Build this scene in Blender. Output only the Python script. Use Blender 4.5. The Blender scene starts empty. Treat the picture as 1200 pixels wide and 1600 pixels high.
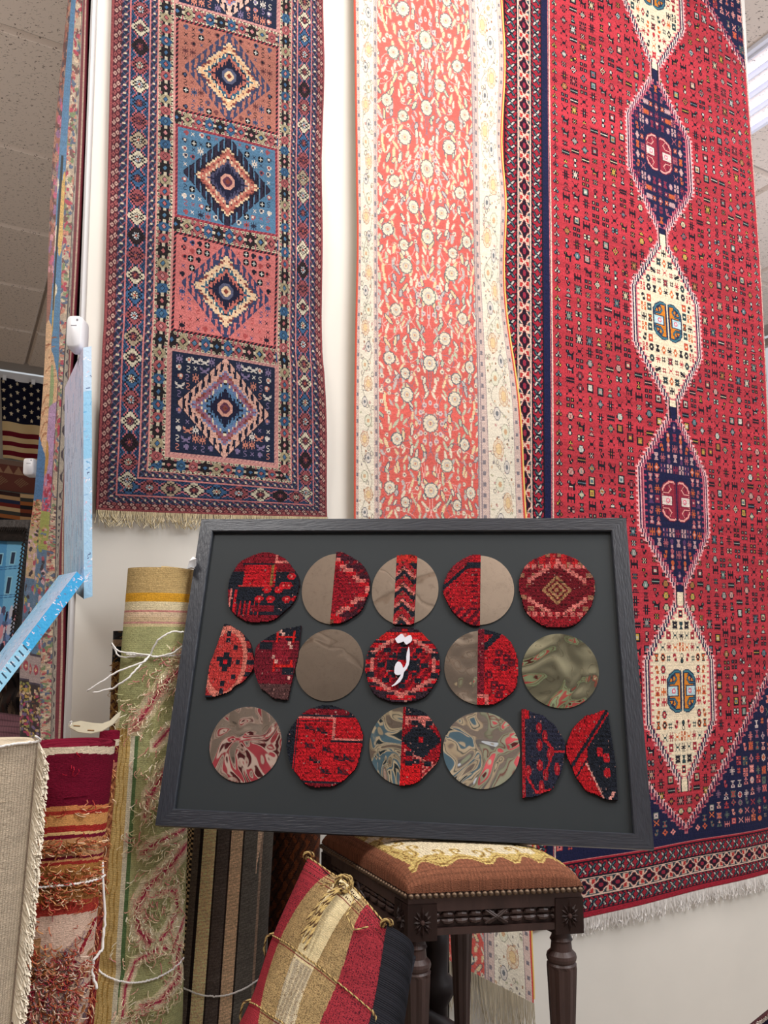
import bpy, math, random
import numpy as np
from mathutils import Vector

# ------------------------------------------------------------ camera, world, light
R = np.random.RandomState(7)
rnd = random.Random(11)
SC = bpy.context.scene
COL = SC.collection
F, PX, PY, CAMH, PITCH = 1250.0, 600.0, 900.0, 1.75, math.radians(5.48)
CAM = np.array([0.0, 0.0, CAMH])
FW = np.array([0, math.cos(PITCH), math.sin(PITCH)])
UP = np.array([0, -math.sin(PITCH), math.cos(PITCH)])
RT = np.array([1.0, 0, 0])
cd = bpy.data.cameras.new('camera')
cam = bpy.data.objects.new('camera', cd)
COL.objects.link(cam)
cam.location = CAM
cam.rotation_euler = (math.pi / 2 + PITCH, 0, 0)
cd.sensor_fit = 'AUTO'
cd.sensor_width = 36
cd.lens = F * 36 / 1600
cd.shift_y = 100 / 1600
cd.clip_start = 0.05
SC.camera = cam
SC.view_settings.view_transform = 'Standard'
SC.view_settings.look = 'None'
SC.view_settings.gamma = 1
SC.view_settings.use_curve_mapping = False
SC.view_settings.exposure = 0.02

# wall aligned frame: DA runs along the wall to the right, DN goes away from the room
W0 = np.array([-0.21, 2.6, 0.0])
DA = np.array([2300, 1250, 0.0]); DA /= np.linalg.norm(DA)
DN = np.array([-DA[1], DA[0], 0.0])
CEIL = CAMH + 3.35


def rc(a, n, z):
    return W0 + DA * a + DN * n + np.array([0, 0, z])


world = bpy.data.worlds.new('world')
SC.world = world
world.use_nodes = True
bg = world.node_tree.nodes['Background']
bg.inputs[0].default_value = (0.90, 0.95, 1.0, 1)
bg.inputs[1].default_value = 0.60


def area(name, loc, target, sx, sy, power, color, label=None):
    l = bpy.data.lights.new(name, 'AREA')
    l.shape = 'RECTANGLE'; l.size = sx; l.size_y = sy; l.energy = power; l.color = color
    o = bpy.data.objects.new(name, l); COL.objects.link(o)
    o.location = loc
    d = Vector(target) - Vector(loc)
    o.rotation_euler = d.to_track_quat('-Z', 'Y').to_euler()
    return o


# daylight through the shop window on the right, and added unseen overhead fill lamps
area('shop_window_light', rc(1.7, -3.5, 4.4), rc(0.8, 0, 1.8), 2.6, 1.6, 112, (0.93, 0.96, 1.0))
area('overhead_fill', rc(0.5, -1.5, CEIL - 0.1), rc(0.5, -0.7, 0), 1.2, 1.2, 44, (1.0, 0.97, 0.93))  # added from above to deepen the shade under the stool
area('overhead_fill', rc(2.9, -1.2, CEIL - 0.1), rc(2.9, -1.0, 0), 0.6, 1.8, 18, (0.85, 0.87, 1.0))
area('overhead_fill', rc(-3.2, 2.6, CEIL - 0.1), rc(-3.2, 2.6, 0), 1.2, 1.2, 40, (1.0, 0.93, 0.86))  # added to brighten the dim far room
area('overhead_fill', rc(-2.5, -1.2, CEIL - 0.1), rc(-1.7, 0.4, 1.2), 1.2, 1.2, 105, (1.0, 0.97, 0.95))  # added to brighten the left side and its canvases
# unseen upward fill lamps added to brighten the ceiling
area('ceiling_fill', rc(-0.4, -3.6, 2.9), rc(-0.4, -3.2, 5), 1.6, 1.6, 60, (1.0, 0.96, 0.92))
area('ceiling_fill', rc(-3.4, 1.2, 2.6), rc(-3.2, 1.6, 5), 1.2, 1.2, 40, (1.0, 0.95, 0.90))
area('ceiling_fill', rc(4.2, 0.6, 2.8), rc(3.6, 0.8, 5), 1.2, 1.2, 34, (0.88, 0.88, 1.0))


# ------------------------------------------------------------ helpers
def ray(x, y):
    return RT * (x - PX) / F + FW + UP * (PY - y) / F


def at(x, y, dep):
    """point under a pixel whose horizontal distance is dep"""
    r = ray(x, y)
    return CAM + r * (dep / r[1])


def onwall(x, y, off=0.0):
    r = ray(x, y)
    o = W0 - DN * off
    t = ((o - CAM) @ DN) / (r @ DN)
    return CAM + r * t


def srgb(r, g, b):
    c = np.array([r, g, b]) / 255.0
    return np.where(c <= 0.04045, c / 12.92, ((c + 0.055) / 1.055) ** 2.4)


def lin(a):
    a = np.clip(a, 0, 255) / 255.0
    return np.where(a <= 0.04045, a / 12.92, ((a + 0.055) / 1.055) ** 2.4)


def tag(o, label, cat, group=None, kind=None):
    if label: o['label'] = label
    if cat: o['category'] = cat
    if group: o['group'] = group
    if kind: o['kind'] = kind
    return o


def thing(name, label, cat, loc=(0, 0, 0), group=None):
    o = bpy.data.objects.new(name, None)
    COL.objects.link(o)
    o.location = Vector(loc)
    bpy.context.view_layer.update()
    return tag(o, label, cat, group)


def mat(name, col=(128, 128, 128), rough=0.8, metal=0.0, attr=False, bump=0.0, bscale=300, noise=0.0, nscale=8,
        spec=0.3, sheen=0.0, emit=0, stretch=(1, 1, 1), detail=4):
    m = bpy.data.materials.new(name)
    m.use_nodes = True
    nt = m.node_tree
    b = nt.nodes['Principled BSDF']
    b.inputs['Roughness'].default_value = rough
    b.inputs['Metallic'].default_value = metal
    b.inputs['Specular IOR Level'].default_value = spec
    if sheen: b.inputs['Sheen Weight'].default_value = sheen
    c = lin(np.array(col, float))
    b.inputs['Base Color'].default_value = (*c, 1)
    src = None
    if attr:
        a = nt.nodes.new('ShaderNodeAttribute'); a.attribute_name = 'dye'
        src = a.outputs['Color']
    tc = nt.nodes.new('ShaderNodeTexCoord')
    mp = nt.nodes.new('ShaderNodeMapping'); mp.inputs['Scale'].default_value = stretch
    nt.links.new(tc.outputs['Object'], mp.inputs['Vector'])
    if noise:
        n = nt.nodes.new('ShaderNodeTexNoise'); n.inputs['Scale'].default_value = nscale
        n.inputs['Detail'].default_value = detail
        nt.links.new(mp.outputs['Vector'], n.inputs['Vector'])
        mr = nt.nodes.new('ShaderNodeMapRange')
        mr.inputs['From Min'].default_value = 0.3; mr.inputs['From Max'].default_value = 0.7
        mr.inputs['To Min'].default_value = 1 - noise; mr.inputs['To Max'].default_value = 1 + noise
        nt.links.new(n.outputs['Fac'], mr.inputs['Value'])
        mx = nt.nodes.new('ShaderNodeVectorMath'); mx.operation = 'MULTIPLY'
        if src is None:
            mx.inputs[0].default_value = tuple(c)
        else:
            nt.links.new(src, mx.inputs[0])
        nt.links.new(mr.outputs['Result'], mx.inputs[1])
        src = mx.outputs['Vector']
    if src is not None: nt.links.new(src, b.inputs['Base Color'])
    if bump:
        n = nt.nodes.new('ShaderNodeTexNoise'); n.inputs['Scale'].default_value = bscale
        n.inputs['Detail'].default_value = 3
        nt.links.new(mp.outputs['Vector'], n.inputs['Vector'])
        bp = nt.nodes.new('ShaderNodeBump'); bp.inputs['Strength'].default_value = bump
        bp.inputs['Distance'].default_value = 0.004
        nt.links.new(n.outputs['Fac'], bp.inputs['Height'])
        nt.links.new(bp.outputs['Normal'], b.inputs['Normal'])
    if emit:
        b.inputs['Emission Color'].default_value = (*c, 1)
        b.inputs['Emission Strength'].default_value = emit
    return m


def mesh(name, V, faces, m, parent=None, colors=None, smooth=False):
    """V (n,3) array, faces: list/array of quads or list of tuples"""
    V = np.asarray(V, dtype=np.float64)
    off = np.array(parent.matrix_world.translation) if parent is not None else np.zeros(3)
    if parent is None:
        pass
    me = bpy.data.meshes.new(name)
    if isinstance(faces, np.ndarray):
        n, k = faces.shape
        me.vertices.add(len(V)); me.vertices.foreach_set('co', (V - off).astype(np.float32).ravel())
        me.loops.add(n * k); me.loops.foreach_set('vertex_index', faces.astype(np.int32).ravel())
        me.polygons.add(n); me.polygons.foreach_set('loop_start', np.arange(0, n * k, k, dtype=np.int32))
        me.update(calc_edges=True)
    else:
        me.from_pydata([tuple(v) for v in (V - off)], [], [tuple(int(i) for i in f) for f in faces])
        me.update()
    if colors is not None:
        c = np.ones((len(me.polygons), 4), np.float32)
        c[:, :3] = lin(np.asarray(colors, float))
        a = me.attributes.new('dye', 'FLOAT_COLOR', 'FACE')
        a.data.foreach_set('color', c.ravel())
    me.materials.append(m)
    if smooth: me.polygons.foreach_set('use_smooth', np.ones(len(me.polygons), bool))
    o = bpy.data.objects.new(name, me)
    COL.objects.link(o)
    if parent is not None: o.parent = parent
    return o


class MB:
    def __init__(s): s.v = []; s.f = []; s.c = []

    def add(s, V, Fc, col=None):
        b = len(s.v)
        s.v += [tuple(p) for p in V]
        for f in Fc:
            s.f.append(tuple(b + i for i in f)); s.c.append(col if col is not None else (128, 128, 128))

    def hexa(s, A, B, col=None):
        """A and B: two quads (4 points each), joined"""
        s.add(list(A) + list(B), [(0, 1, 2, 3), (7, 6, 5, 4), (0, 4, 5, 1), (1, 5, 6, 2), (2, 6, 7, 3), (3, 7, 4, 0)], col)

    def box(s, c, ax, ay, az, col=None):
        c, ax, ay, az = map(np.asarray, (c, ax, ay, az))
        q = [c - ax - ay, c + ax - ay, c + ax + ay, c - ax + ay]
        s.hexa([p - az for p in q][::-1], [p + az for p in q][::-1], col)

    def tube(s, pts, r, n=6, col=None, cap=True):
        pts = [np.asarray(p, float) for p in pts]
        rs = r if isinstance(r, (list, tuple, np.ndarray)) else [r] * len(pts)
        V = []; Fc = []
        for i, p in enumerate(pts):
            t = pts[min(i + 1, len(pts) - 1)] - pts[max(i - 1, 0)]
            t = t / (np.linalg.norm(t) + 1e-9)
            h = np.array([0.31, 0.22, 0.92]) if abs(t[2]) < .9 else np.array([0.9, 0.3, 0.1])
            a = np.cross(t, h); a /= np.linalg.norm(a); b = np.cross(t, a)
            for k in range(n):
                an = 2 * math.pi * k / n
                V.append(p + (a * math.cos(an) + b * math.sin(an)) * rs[i])
        for i in range(len(pts) - 1):
            for k in range(n):
                k2 = (k + 1) % n
                Fc.append((i * n + k, i * n + k2, (i + 1) * n + k2, (i + 1) * n + k))
        if cap and n > 2:
            Fc.append(tuple(range(n))[::-1]); Fc.append(tuple((len(pts) - 1) * n + k for k in range(n)))
        s.add(V, Fc, col)

    def build(s, name, m, parent=None, smooth=False):
        return mesh(name, s.v, s.f, m, parent, s.c, smooth)


def interp_lattice(us, vs, P, uu, vv):
    """P[r][c] 3D points; piecewise linear in u, smooth (pchip-ish) in v"""
    P = np.array(P, float)
    vs = np.array(vs, float)
    A = np.zeros((P.shape[0], len(uu), 3))
    for r in range(P.shape[0]):
        for k in range(3): A[r, :, k] = np.interp(uu, us, P[r, :, k])
    out = np.zeros((len(vv), len(uu), 3))
    # cubic hermite in v
    m = np.zeros_like(A)
    for r in range(len(vs)):
        a, b = max(r - 1, 0), min(r + 1, len(vs) - 1)
        m[r] = (A[b] - A[a]) / (vs[b] - vs[a])
    idx = np.clip(np.searchsorted(vs, vv, side='right') - 1, 0, len(vs) - 2)
    h = (vs[idx + 1] - vs[idx]); t = (vv - vs[idx]) / h
    t = t[:, None, None]; h = h[:, None, None]
    return ((2 * t**3 - 3 * t**2 + 1) * A[idx] + (t**3 - 2 * t**2 + t) * h * m[idx]
            + (-2 * t**3 + 3 * t**2) * A[idx + 1] + (t**3 - t**2) * h * m[idx + 1])


def cloth(name, G, C, m, parent=None, thick=0.008, back=None, backcol=(120, 80, 70), edgecol=(120, 40, 45), smooth=True):
    """woven sheet: G (H+1,W+1,3) vertices, C (H,W,3) colour of each knot; gets a back and edges. back = direction"""
    H, W = C.shape[:2]
    idx = np.arange((H + 1) * (W + 1)).reshape(H + 1, W + 1)
    q = np.stack([idx[1:, :-1], idx[1:, 1:], idx[:-1, 1:], idx[:-1, :-1]], -1).reshape(-1, 4)
    V = [G.reshape(-1, 3)]
    cols = [C.reshape(-1, 3)]
    quads = [q]
    if back is not None:
        n0 = len(V[0])
        st = max(1, H // 60), max(1, W // 40)
        ri = sorted(set(list(range(0, H + 1, st[0])) + [H])); ci = sorted(set(list(range(0, W + 1, st[1])) + [W]))
        B = G[np.ix_(ri, ci)] + np.asarray(back) * thick
        V.append(B.reshape(-1, 3))
        bi = n0 + np.arange(len(ri) * len(ci)).reshape(len(ri), len(ci))
        bq = np.stack([bi[:-1, :-1], bi[:-1, 1:], bi[1:, 1:], bi[1:, :-1]], -1).reshape(-1, 4)
        quads.append(bq); cols.append(np.tile(np.array(backcol, float), (len(bq), 1)))
        e = []
        for a in range(len(ri) - 1):
            e.append([idx[ri[a], 0], bi[a, 0], bi[a + 1, 0], idx[ri[a + 1], 0]])
            e.append([idx[ri[a + 1], W], bi[a + 1, -1], bi[a, -1], idx[ri[a], W]])
        for a in range(len(ci) - 1):
            e.append([idx[0, ci[a + 1]], bi[0, a + 1], bi[0, a], idx[0, ci[a]]])
            e.append([idx[H, ci[a]], bi[-1, a], bi[-1, a + 1], idx[H, ci[a + 1]]])
        quads.append(np.array(e)); cols.append(np.tile(np.array(edgecol, float), (len(e), 1)))
    return mesh(name, np.concatenate(V), np.concatenate(quads), m, parent, np.concatenate(cols), smooth)


def jitter(C, a=0.07, rows=0.03):
    H, W = C.shape[:2]
    return C * (1 + R.uniform(-a, a, (H, W, 1))) * (1 + R.uniform(-rows, rows, (H, 1, 1)))


def paint(C, mask, col):
    C[mask] = col


def stamp(C, x, y, bm, cm, flip=False, sx=1.0, sy=1.0):
    H, W = C.shape[:2]
    if sx != 1 or sy != 1:
        nw = max(1, int(round(len(bm[0]) * sx))); nh = max(1, int(round(len(bm) * sy)))
        bm = [''.join(bm[int((j + .5) * len(bm) / nh)][int((i + .5) * len(bm[0]) / nw)] for i in range(nw)) for j in range(nh)]
    h = len(bm); w = len(bm[0])
    x0 = int(round(x - w / 2)); y0 = int(round(y - h / 2))
    for j, row in enumerate(bm):
        yy = y0 + j
        if yy < 0 or yy >= H: continue
        for i, ch in enumerate(row[::-1] if flip else row):
            if ch == '.': continue
            xx = x0 + i
            if 0 <= xx < W: C[yy, xx] = cm[ch]


def line(C, pts, col, w=1.0):
    H, W = C.shape[:2]
    for (x0, y0), (x1, y1) in zip(pts[:-1], pts[1:]):
        n = int(max(abs(x1 - x0), abs(y1 - y0)) * 1.6) + 2
        for t in np.linspace(0, 1, n):
            x, y = x0 + (x1 - x0) * t, y0 + (y1 - y0) * t
            xa, xb = int(round(x - w / 2)), int(round(x + w / 2)); ya, yb = int(round(y - w / 2)), int(round(y + w / 2))
            C[max(ya, 0):max(yb, ya + 1, 0), max(xa, 0):max(xb, xa + 1, 0)] = col


def ell(C, cx, cy, rx, ry, col, ang=0.0):
    H, W = C.shape[:2]
    r = int(max(rx, ry)) + 2
    x0, x1, y0, y1 = max(int(cx) - r, 0), min(int(cx) + r + 1, W), max(int(cy) - r, 0), min(int(cy) + r + 1, H)
    if x1 <= x0 or y1 <= y0: return
    Y, X = np.mgrid[y0:y1, x0:x1]
    X = X + .5 - cx; Y = Y + .5 - cy
    ca, sa = math.cos(ang), math.sin(ang)
    a = X * ca + Y * sa; b = -X * sa + Y * ca
    C[y0:y1, x0:x1][(a / rx)**2 + (b / ry)**2 <= 1] = col


def poly(C, pts, col):
    H, W = C.shape[:2]
    p = np.array(pts, float)
    x0, x1 = max(int(p[:, 0].min()), 0), min(int(p[:, 0].max()) + 2, W)
    y0, y1 = max(int(p[:, 1].min()), 0), min(int(p[:, 1].max()) + 2, H)
    if x1 <= x0 or y1 <= y0: return
    Y, X = np.mgrid[y0:y1, x0:x1]; X = X + .5; Y = Y + .5
    ins = np.zeros(X.shape, bool)
    for (xa, ya), (xb, yb) in zip(p, np.roll(p, -1, 0)):
        if ya == yb: continue
        c = ((ya > Y) != (yb > Y)) & (X < (xb - xa) * (Y - ya) / (yb - ya) + xa)
        ins ^= c
    C[y0:y1, x0:x1][ins] = col


WOOL = mat('wool_pile', attr=True, rough=0.95, spec=0.1, bump=0.5, bscale=260, noise=0.05, nscale=3, sheen=0.06)
SILK = mat('silk_pile', attr=True, rough=0.62, spec=0.35, bump=0.35, bscale=200, noise=0.05, nscale=3, sheen=0.05)
FLAT = mat('flat_weave', attr=True, rough=0.92, spec=0.1, bump=0.7, bscale=500, stretch=(0.4, 0.4, 2.0), noise=0.10, nscale=30)
YARN = mat('yarn', attr=True, rough=0.9, spec=0.15)
PAINTC = mat('canvas_paint', attr=True, rough=0.55, spec=0.3, bump=0.3, bscale=120)
COTTON = mat('cotton_string', (238, 236, 232), rough=0.85, spec=0.2)
# ------------------------------------------------------------ the room
PLASTER = mat('painted_plaster', (226, 221, 211), rough=0.85, bump=0.12, bscale=9, noise=0.025, nscale=4)
FARWALL = mat('far_wall_paint', (176, 168, 156), rough=0.9, noise=0.04, nscale=2)
VOID = mat('gap_black', (9, 8, 12), rough=1.0, spec=0.05)  # near-black standing in for an unlit gap
FLOORM = mat('pale_floor', (176, 166, 156), rough=0.95, bump=0.4, bscale=200, noise=0.1, nscale=20)
WHITEM = mat('white_trim', (214, 213, 214), rough=0.5)
WOODP = mat('platform_wood', (40, 32, 28), rough=0.7, noise=0.2, nscale=6, stretch=(1, 8, 1))


def struct(name, mb, m, parent=None):
    o = mb.build(name, m, parent)
    if parent is None: o['kind'] = 'structure'
    return o


A_L = (onwall(153, 0) - W0) @ DA            # left end of the wall
A_R = (onwall(1168, 100) - W0) @ DA         # right end, the red rug wraps round it
mb = MB()
mb.box(rc((A_L + A_R) / 2, 0.05, CEIL / 2), DA * (A_R - A_L) / 2, DN * 0.05, (0, 0, CEIL / 2))
struct('wall_back', mb, PLASTER)
mb = MB()
mb.box(rc(A_L - 0.006, 0.03, CEIL / 2), DA * 0.007, DN * 0.022, (0, 0, CEIL / 2))
struct('trim_1', mb, WHITEM)
mb = MB()
pc = at(119, 500, 2.62)
mb.box((pc[0], pc[1] + .36, 2.3), (0.022, 0, 0), (0, 0.36, 0), (0, 0, 2.3))
o = struct('dark_gap_board', mb, VOID)  # board whose black colour stands in for the shade in the gap

A0, A1, N0, N1 = -7.5, 6.5, -7.6, ((lambda p: (p - W0) @ DN)(CAM + ray(30, 585) * ((CEIL - CAMH) / ray(30, 585)[2])))
mb = MB(); mb.box(rc((A0 + A1) / 2, (N0 + N1) / 2, -0.05), DA * (A1 - A0) / 2, DN * (N1 - N0) / 2, (0, 0, .05))
struct('floor', mb, FLOORM)
mb = MB(); mb.box(rc((A0 + A1) / 2, N1 + 0.1, CEIL / 2), DA * (A1 - A0) / 2, DN * .1, (0, 0, CEIL / 2))
struct('wall_far', mb, FARWALL)
mb = MB(); mb.box(rc(A0 - .1, (N0 + N1) / 2, CEIL / 2), DA * .1, DN * (N1 - N0) / 2, (0, 0, CEIL / 2))
struct('wall_left', mb, FARWALL)
mb = MB(); mb.box(rc((A0 + A1) / 2, N0 + 0.1, .75), DA * (A1 - A0) / 2, DN * .1, (0, 0, .75))
struct('wall_light_block', mb, FARWALL)  # low wall added out of view to block low light
mb = MB(); mb.box(rc((A0 + A1) / 2, N1 - 0.03, CEIL - .06), DA * (A1 - A0) / 2, DN * .03, (0, 0, .05))
struct('trim_3', mb, WHITEM)

# ceiling: slab, T-bars, and every mineral-fibre tile a piece of its own
TILE = bpy.data.materials.new('mineral_fibre_tile'); TILE.use_nodes = True
nt = TILE.node_tree; b = nt.nodes['Principled BSDF']; b.inputs['Roughness'].default_value = .9
tc = nt.nodes.new('ShaderNodeTexCoord')
mp = nt.nodes.new('ShaderNodeMapping'); mp.inputs['Scale'].default_value = (1, 1.8, 1)
n1 = nt.nodes.new('ShaderNodeTexNoise'); n1.inputs['Scale'].default_value = 48; n1.inputs['Detail'].default_value = 2.5
n1.inputs['Distortion'].default_value = 1.2
nt.links.new(tc.outputs['Object'], mp.inputs['Vector']); nt.links.new(mp.outputs['Vector'], n1.inputs['Vector'])
cr = nt.nodes.new('ShaderNodeValToRGB')
cr.color_ramp.elements[0].position = .335; cr.color_ramp.elements[0].color = (*srgb(112, 98, 88), 1)
cr.color_ramp.elements[1].position = .375; cr.color_ramp.elements[1].color = (*srgb(226, 210, 196), 1)
nt.links.new(n1.outputs['Fac'], cr.inputs['Fac']); nt.links.new(cr.outputs['Color'], b.inputs['Base Color'])
GRID = mat('ceiling_grid', (170, 158, 148), rough=.5)
mb = MB(); mb.box(rc((A0 + A1) / 2, (N0 + N1) / 2, CEIL + .08), DA * (A1 - A0) / 2, DN * (N1 - N0) / 2, (0, 0, .05))
ceiling = struct('ceiling', mb, GRID)


def onceil(x, y):
    r = ray(x, y); p = CAM + r * ((CEIL - CAMH) / r[2]) - W0
    return p @ DA, p @ DN


TS = 1.1
pn = onceil(0, 225)[1]; pa = onceil(63, 490)[0]
tile_me = None
light_cells = []
for i in range(-8, 9):
    for j in range(-9, 7):
        ca, cn = pa + (i + .5) * TS, pn + (j + .5) * TS
        if not (A0 < ca < A1 and N0 < cn < N1): continue
        if tile_me is None:
            t = MB(); h = TS / 2 - .012
            e = .02
            t.hexa([DA * a + DN * b_ + np.array([0, 0, 0.03]) for a, b_ in ((-h, -h), (h, -h), (h, h), (-h, h))][::-1],
                   [DA * a + DN * b_ + np.array([0, 0, 0]) for a, b_ in ((-h + e, -h + e), (h - e, -h + e), (h - e, h - e), (-h + e, h - e))][::-1])
            o = t.build('ceiling_tile', TILE); tile_me = o.data
        else:
            o = bpy.data.objects.new('ceiling_tile', tile_me); COL.objects.link(o)
        o.parent = ceiling
        o.location = rc(ca, cn, CEIL)

# long louvred ceiling light beyond the end of the wall
la, ln = onceil(1196, 128)
LAMPW = mat('lamp_white', (235, 235, 245), rough=.4, emit=0)
LAMPE = mat('lamp_tube', (225, 232, 255), rough=.4, emit=2.2)
fx = thing('ceiling_light', 'long white louvred fluorescent ceiling light above the end of the red rug', 'ceiling light', rc(la, ln, CEIL))
LW = .30
mb = MB()
for s in (-1, 1):
    mb.box(rc(la + s * LW, ln, CEIL - .012), DA * .02, DN * 1.3, (0, 0, .012))
    mb.box(rc(la, ln + s * 1.3, CEIL - .012), DA * LW, DN * .02, (0, 0, .012))
mb.build('housing', LAMPW, fx)
for k in range(4):
    mb = MB(); mb.tube([rc(la - .21 + k * .14, ln - 1.2, CEIL - .035), rc(la - .21 + k * .14, ln + 1.2, CEIL - .035)], .016, 8)
    mb.build('tube', LAMPE, fx, True)
for k in range(5):
    mb = MB(); mb.box(rc(la - .28 + k * .14, ln, CEIL - .02), DA * .004, DN * 1.27, (0, 0, .018)); mb.build('louver', LAMPW, fx)

# low platform that carries the stool
mb = MB(); mb.box((0.25, 1.95, .21), (.75, 0, 0), (0, .42, 0), (0, 0, .21))
mb.build('display_platform', WOODP)['kind'] = 'structure'

# shop front: bars of the big windows on the right and at the front
mb = MB()
for k in range(6):
    n_ = N0 + .3 + k * (N1 - N0 - .6) / 5
    mb.box(rc(A1, n_, CEIL / 2), DA * .03, DN * .04, (0, 0, CEIL / 2))
for z_ in (.05, 2.6, CEIL - .05): mb.box(rc(A1, (N0 + N1) / 2, z_), DA * .03, DN * (N1 - N0) / 2, (0, 0, .04))
struct('window_1', mb, GRID)
mb = MB()
for k in range(7):
    mb.box(rc(A0 + .1 + k * (A1 - A0 - .2) / 6, N0 + .1, (CEIL + 1.5) / 2), DA * .04, DN * .03, (0, 0, (CEIL - 1.5) / 2))
struct('window_2', mb, GRID)
# ------------------------------------------------------------ left runner: five latch-hook panels
def c3(*a): return np.array(a, float)


def pick(cols, k):
    return np.array(cols, float)[np.mod(k, len(cols)).astype(int)]


def guard(C, m, D, S, d0, d1):
    C[m] = (44, 46, 68)
    q = D - d0
    st = m & (np.mod(S + q * 1.1, 9) < 2.2)
    C[st] = (150, 84, 92)
    C[m & (np.mod(S - q * 1.1 + 3, 9) < 1.2)] = (70, 92, 128)
    C[m & (np.mod(S + 4, 9) < 1.6) & (np.abs(q - (d1 - d0) / 2) < 1.6)] = (206, 188, 160)


def starband(C, m, D, S, c, half, cell, k0=0):
    s = np.mod(S, cell) - cell / 2; k = np.floor(S / cell) + k0; q = D - c
    C[m] = (26, 26, 34)
    a, b = np.abs(s), np.abs(q)
    lb = m & (b > half - 3.6) & (b < half - .4) & (((a > 1.6) & (a < 5.6)))
    C[lb] = (178, 168, 140)
    C[m & (b > half - 2.6) & (b < half - 1.4) & (a > 2.8) & (a < 4.6)] = (26, 26, 34)
    C[m & (b > half - 5) & (a > 5.4)] = (150, 84, 86)
    C[m & (b > half - 1.6) & (np.mod(S, 4.5) < 2)] = (200, 190, 160)
    star = m & ((a < 5.0) & (b < 6.0) | (a * 1.25 + b < 9.2)) & ~((a > 6.4) | (b > 8.4))
    notch = (np.abs(a - b) < 0.8) & (a > 3.9)
    C[star & ~notch] = pick([(48, 86, 124), (160, 80, 82), (38, 30, 32), (154, 140, 108), (160, 80, 82), (48, 86, 124), (38, 30, 32)], k)[star & ~notch]
    C[m & (a + b < 3.8)] = (26, 26, 34)
    C[m & (a + b < 2.6)] = pick([(190, 120, 120), (60, 100, 140), (170, 90, 90), (70, 110, 140)], k)[m & (a + b < 2.6)]
    C[m & (a > cell / 2 - 1.6) & (b < 2)] = (190, 176, 150)


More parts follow.
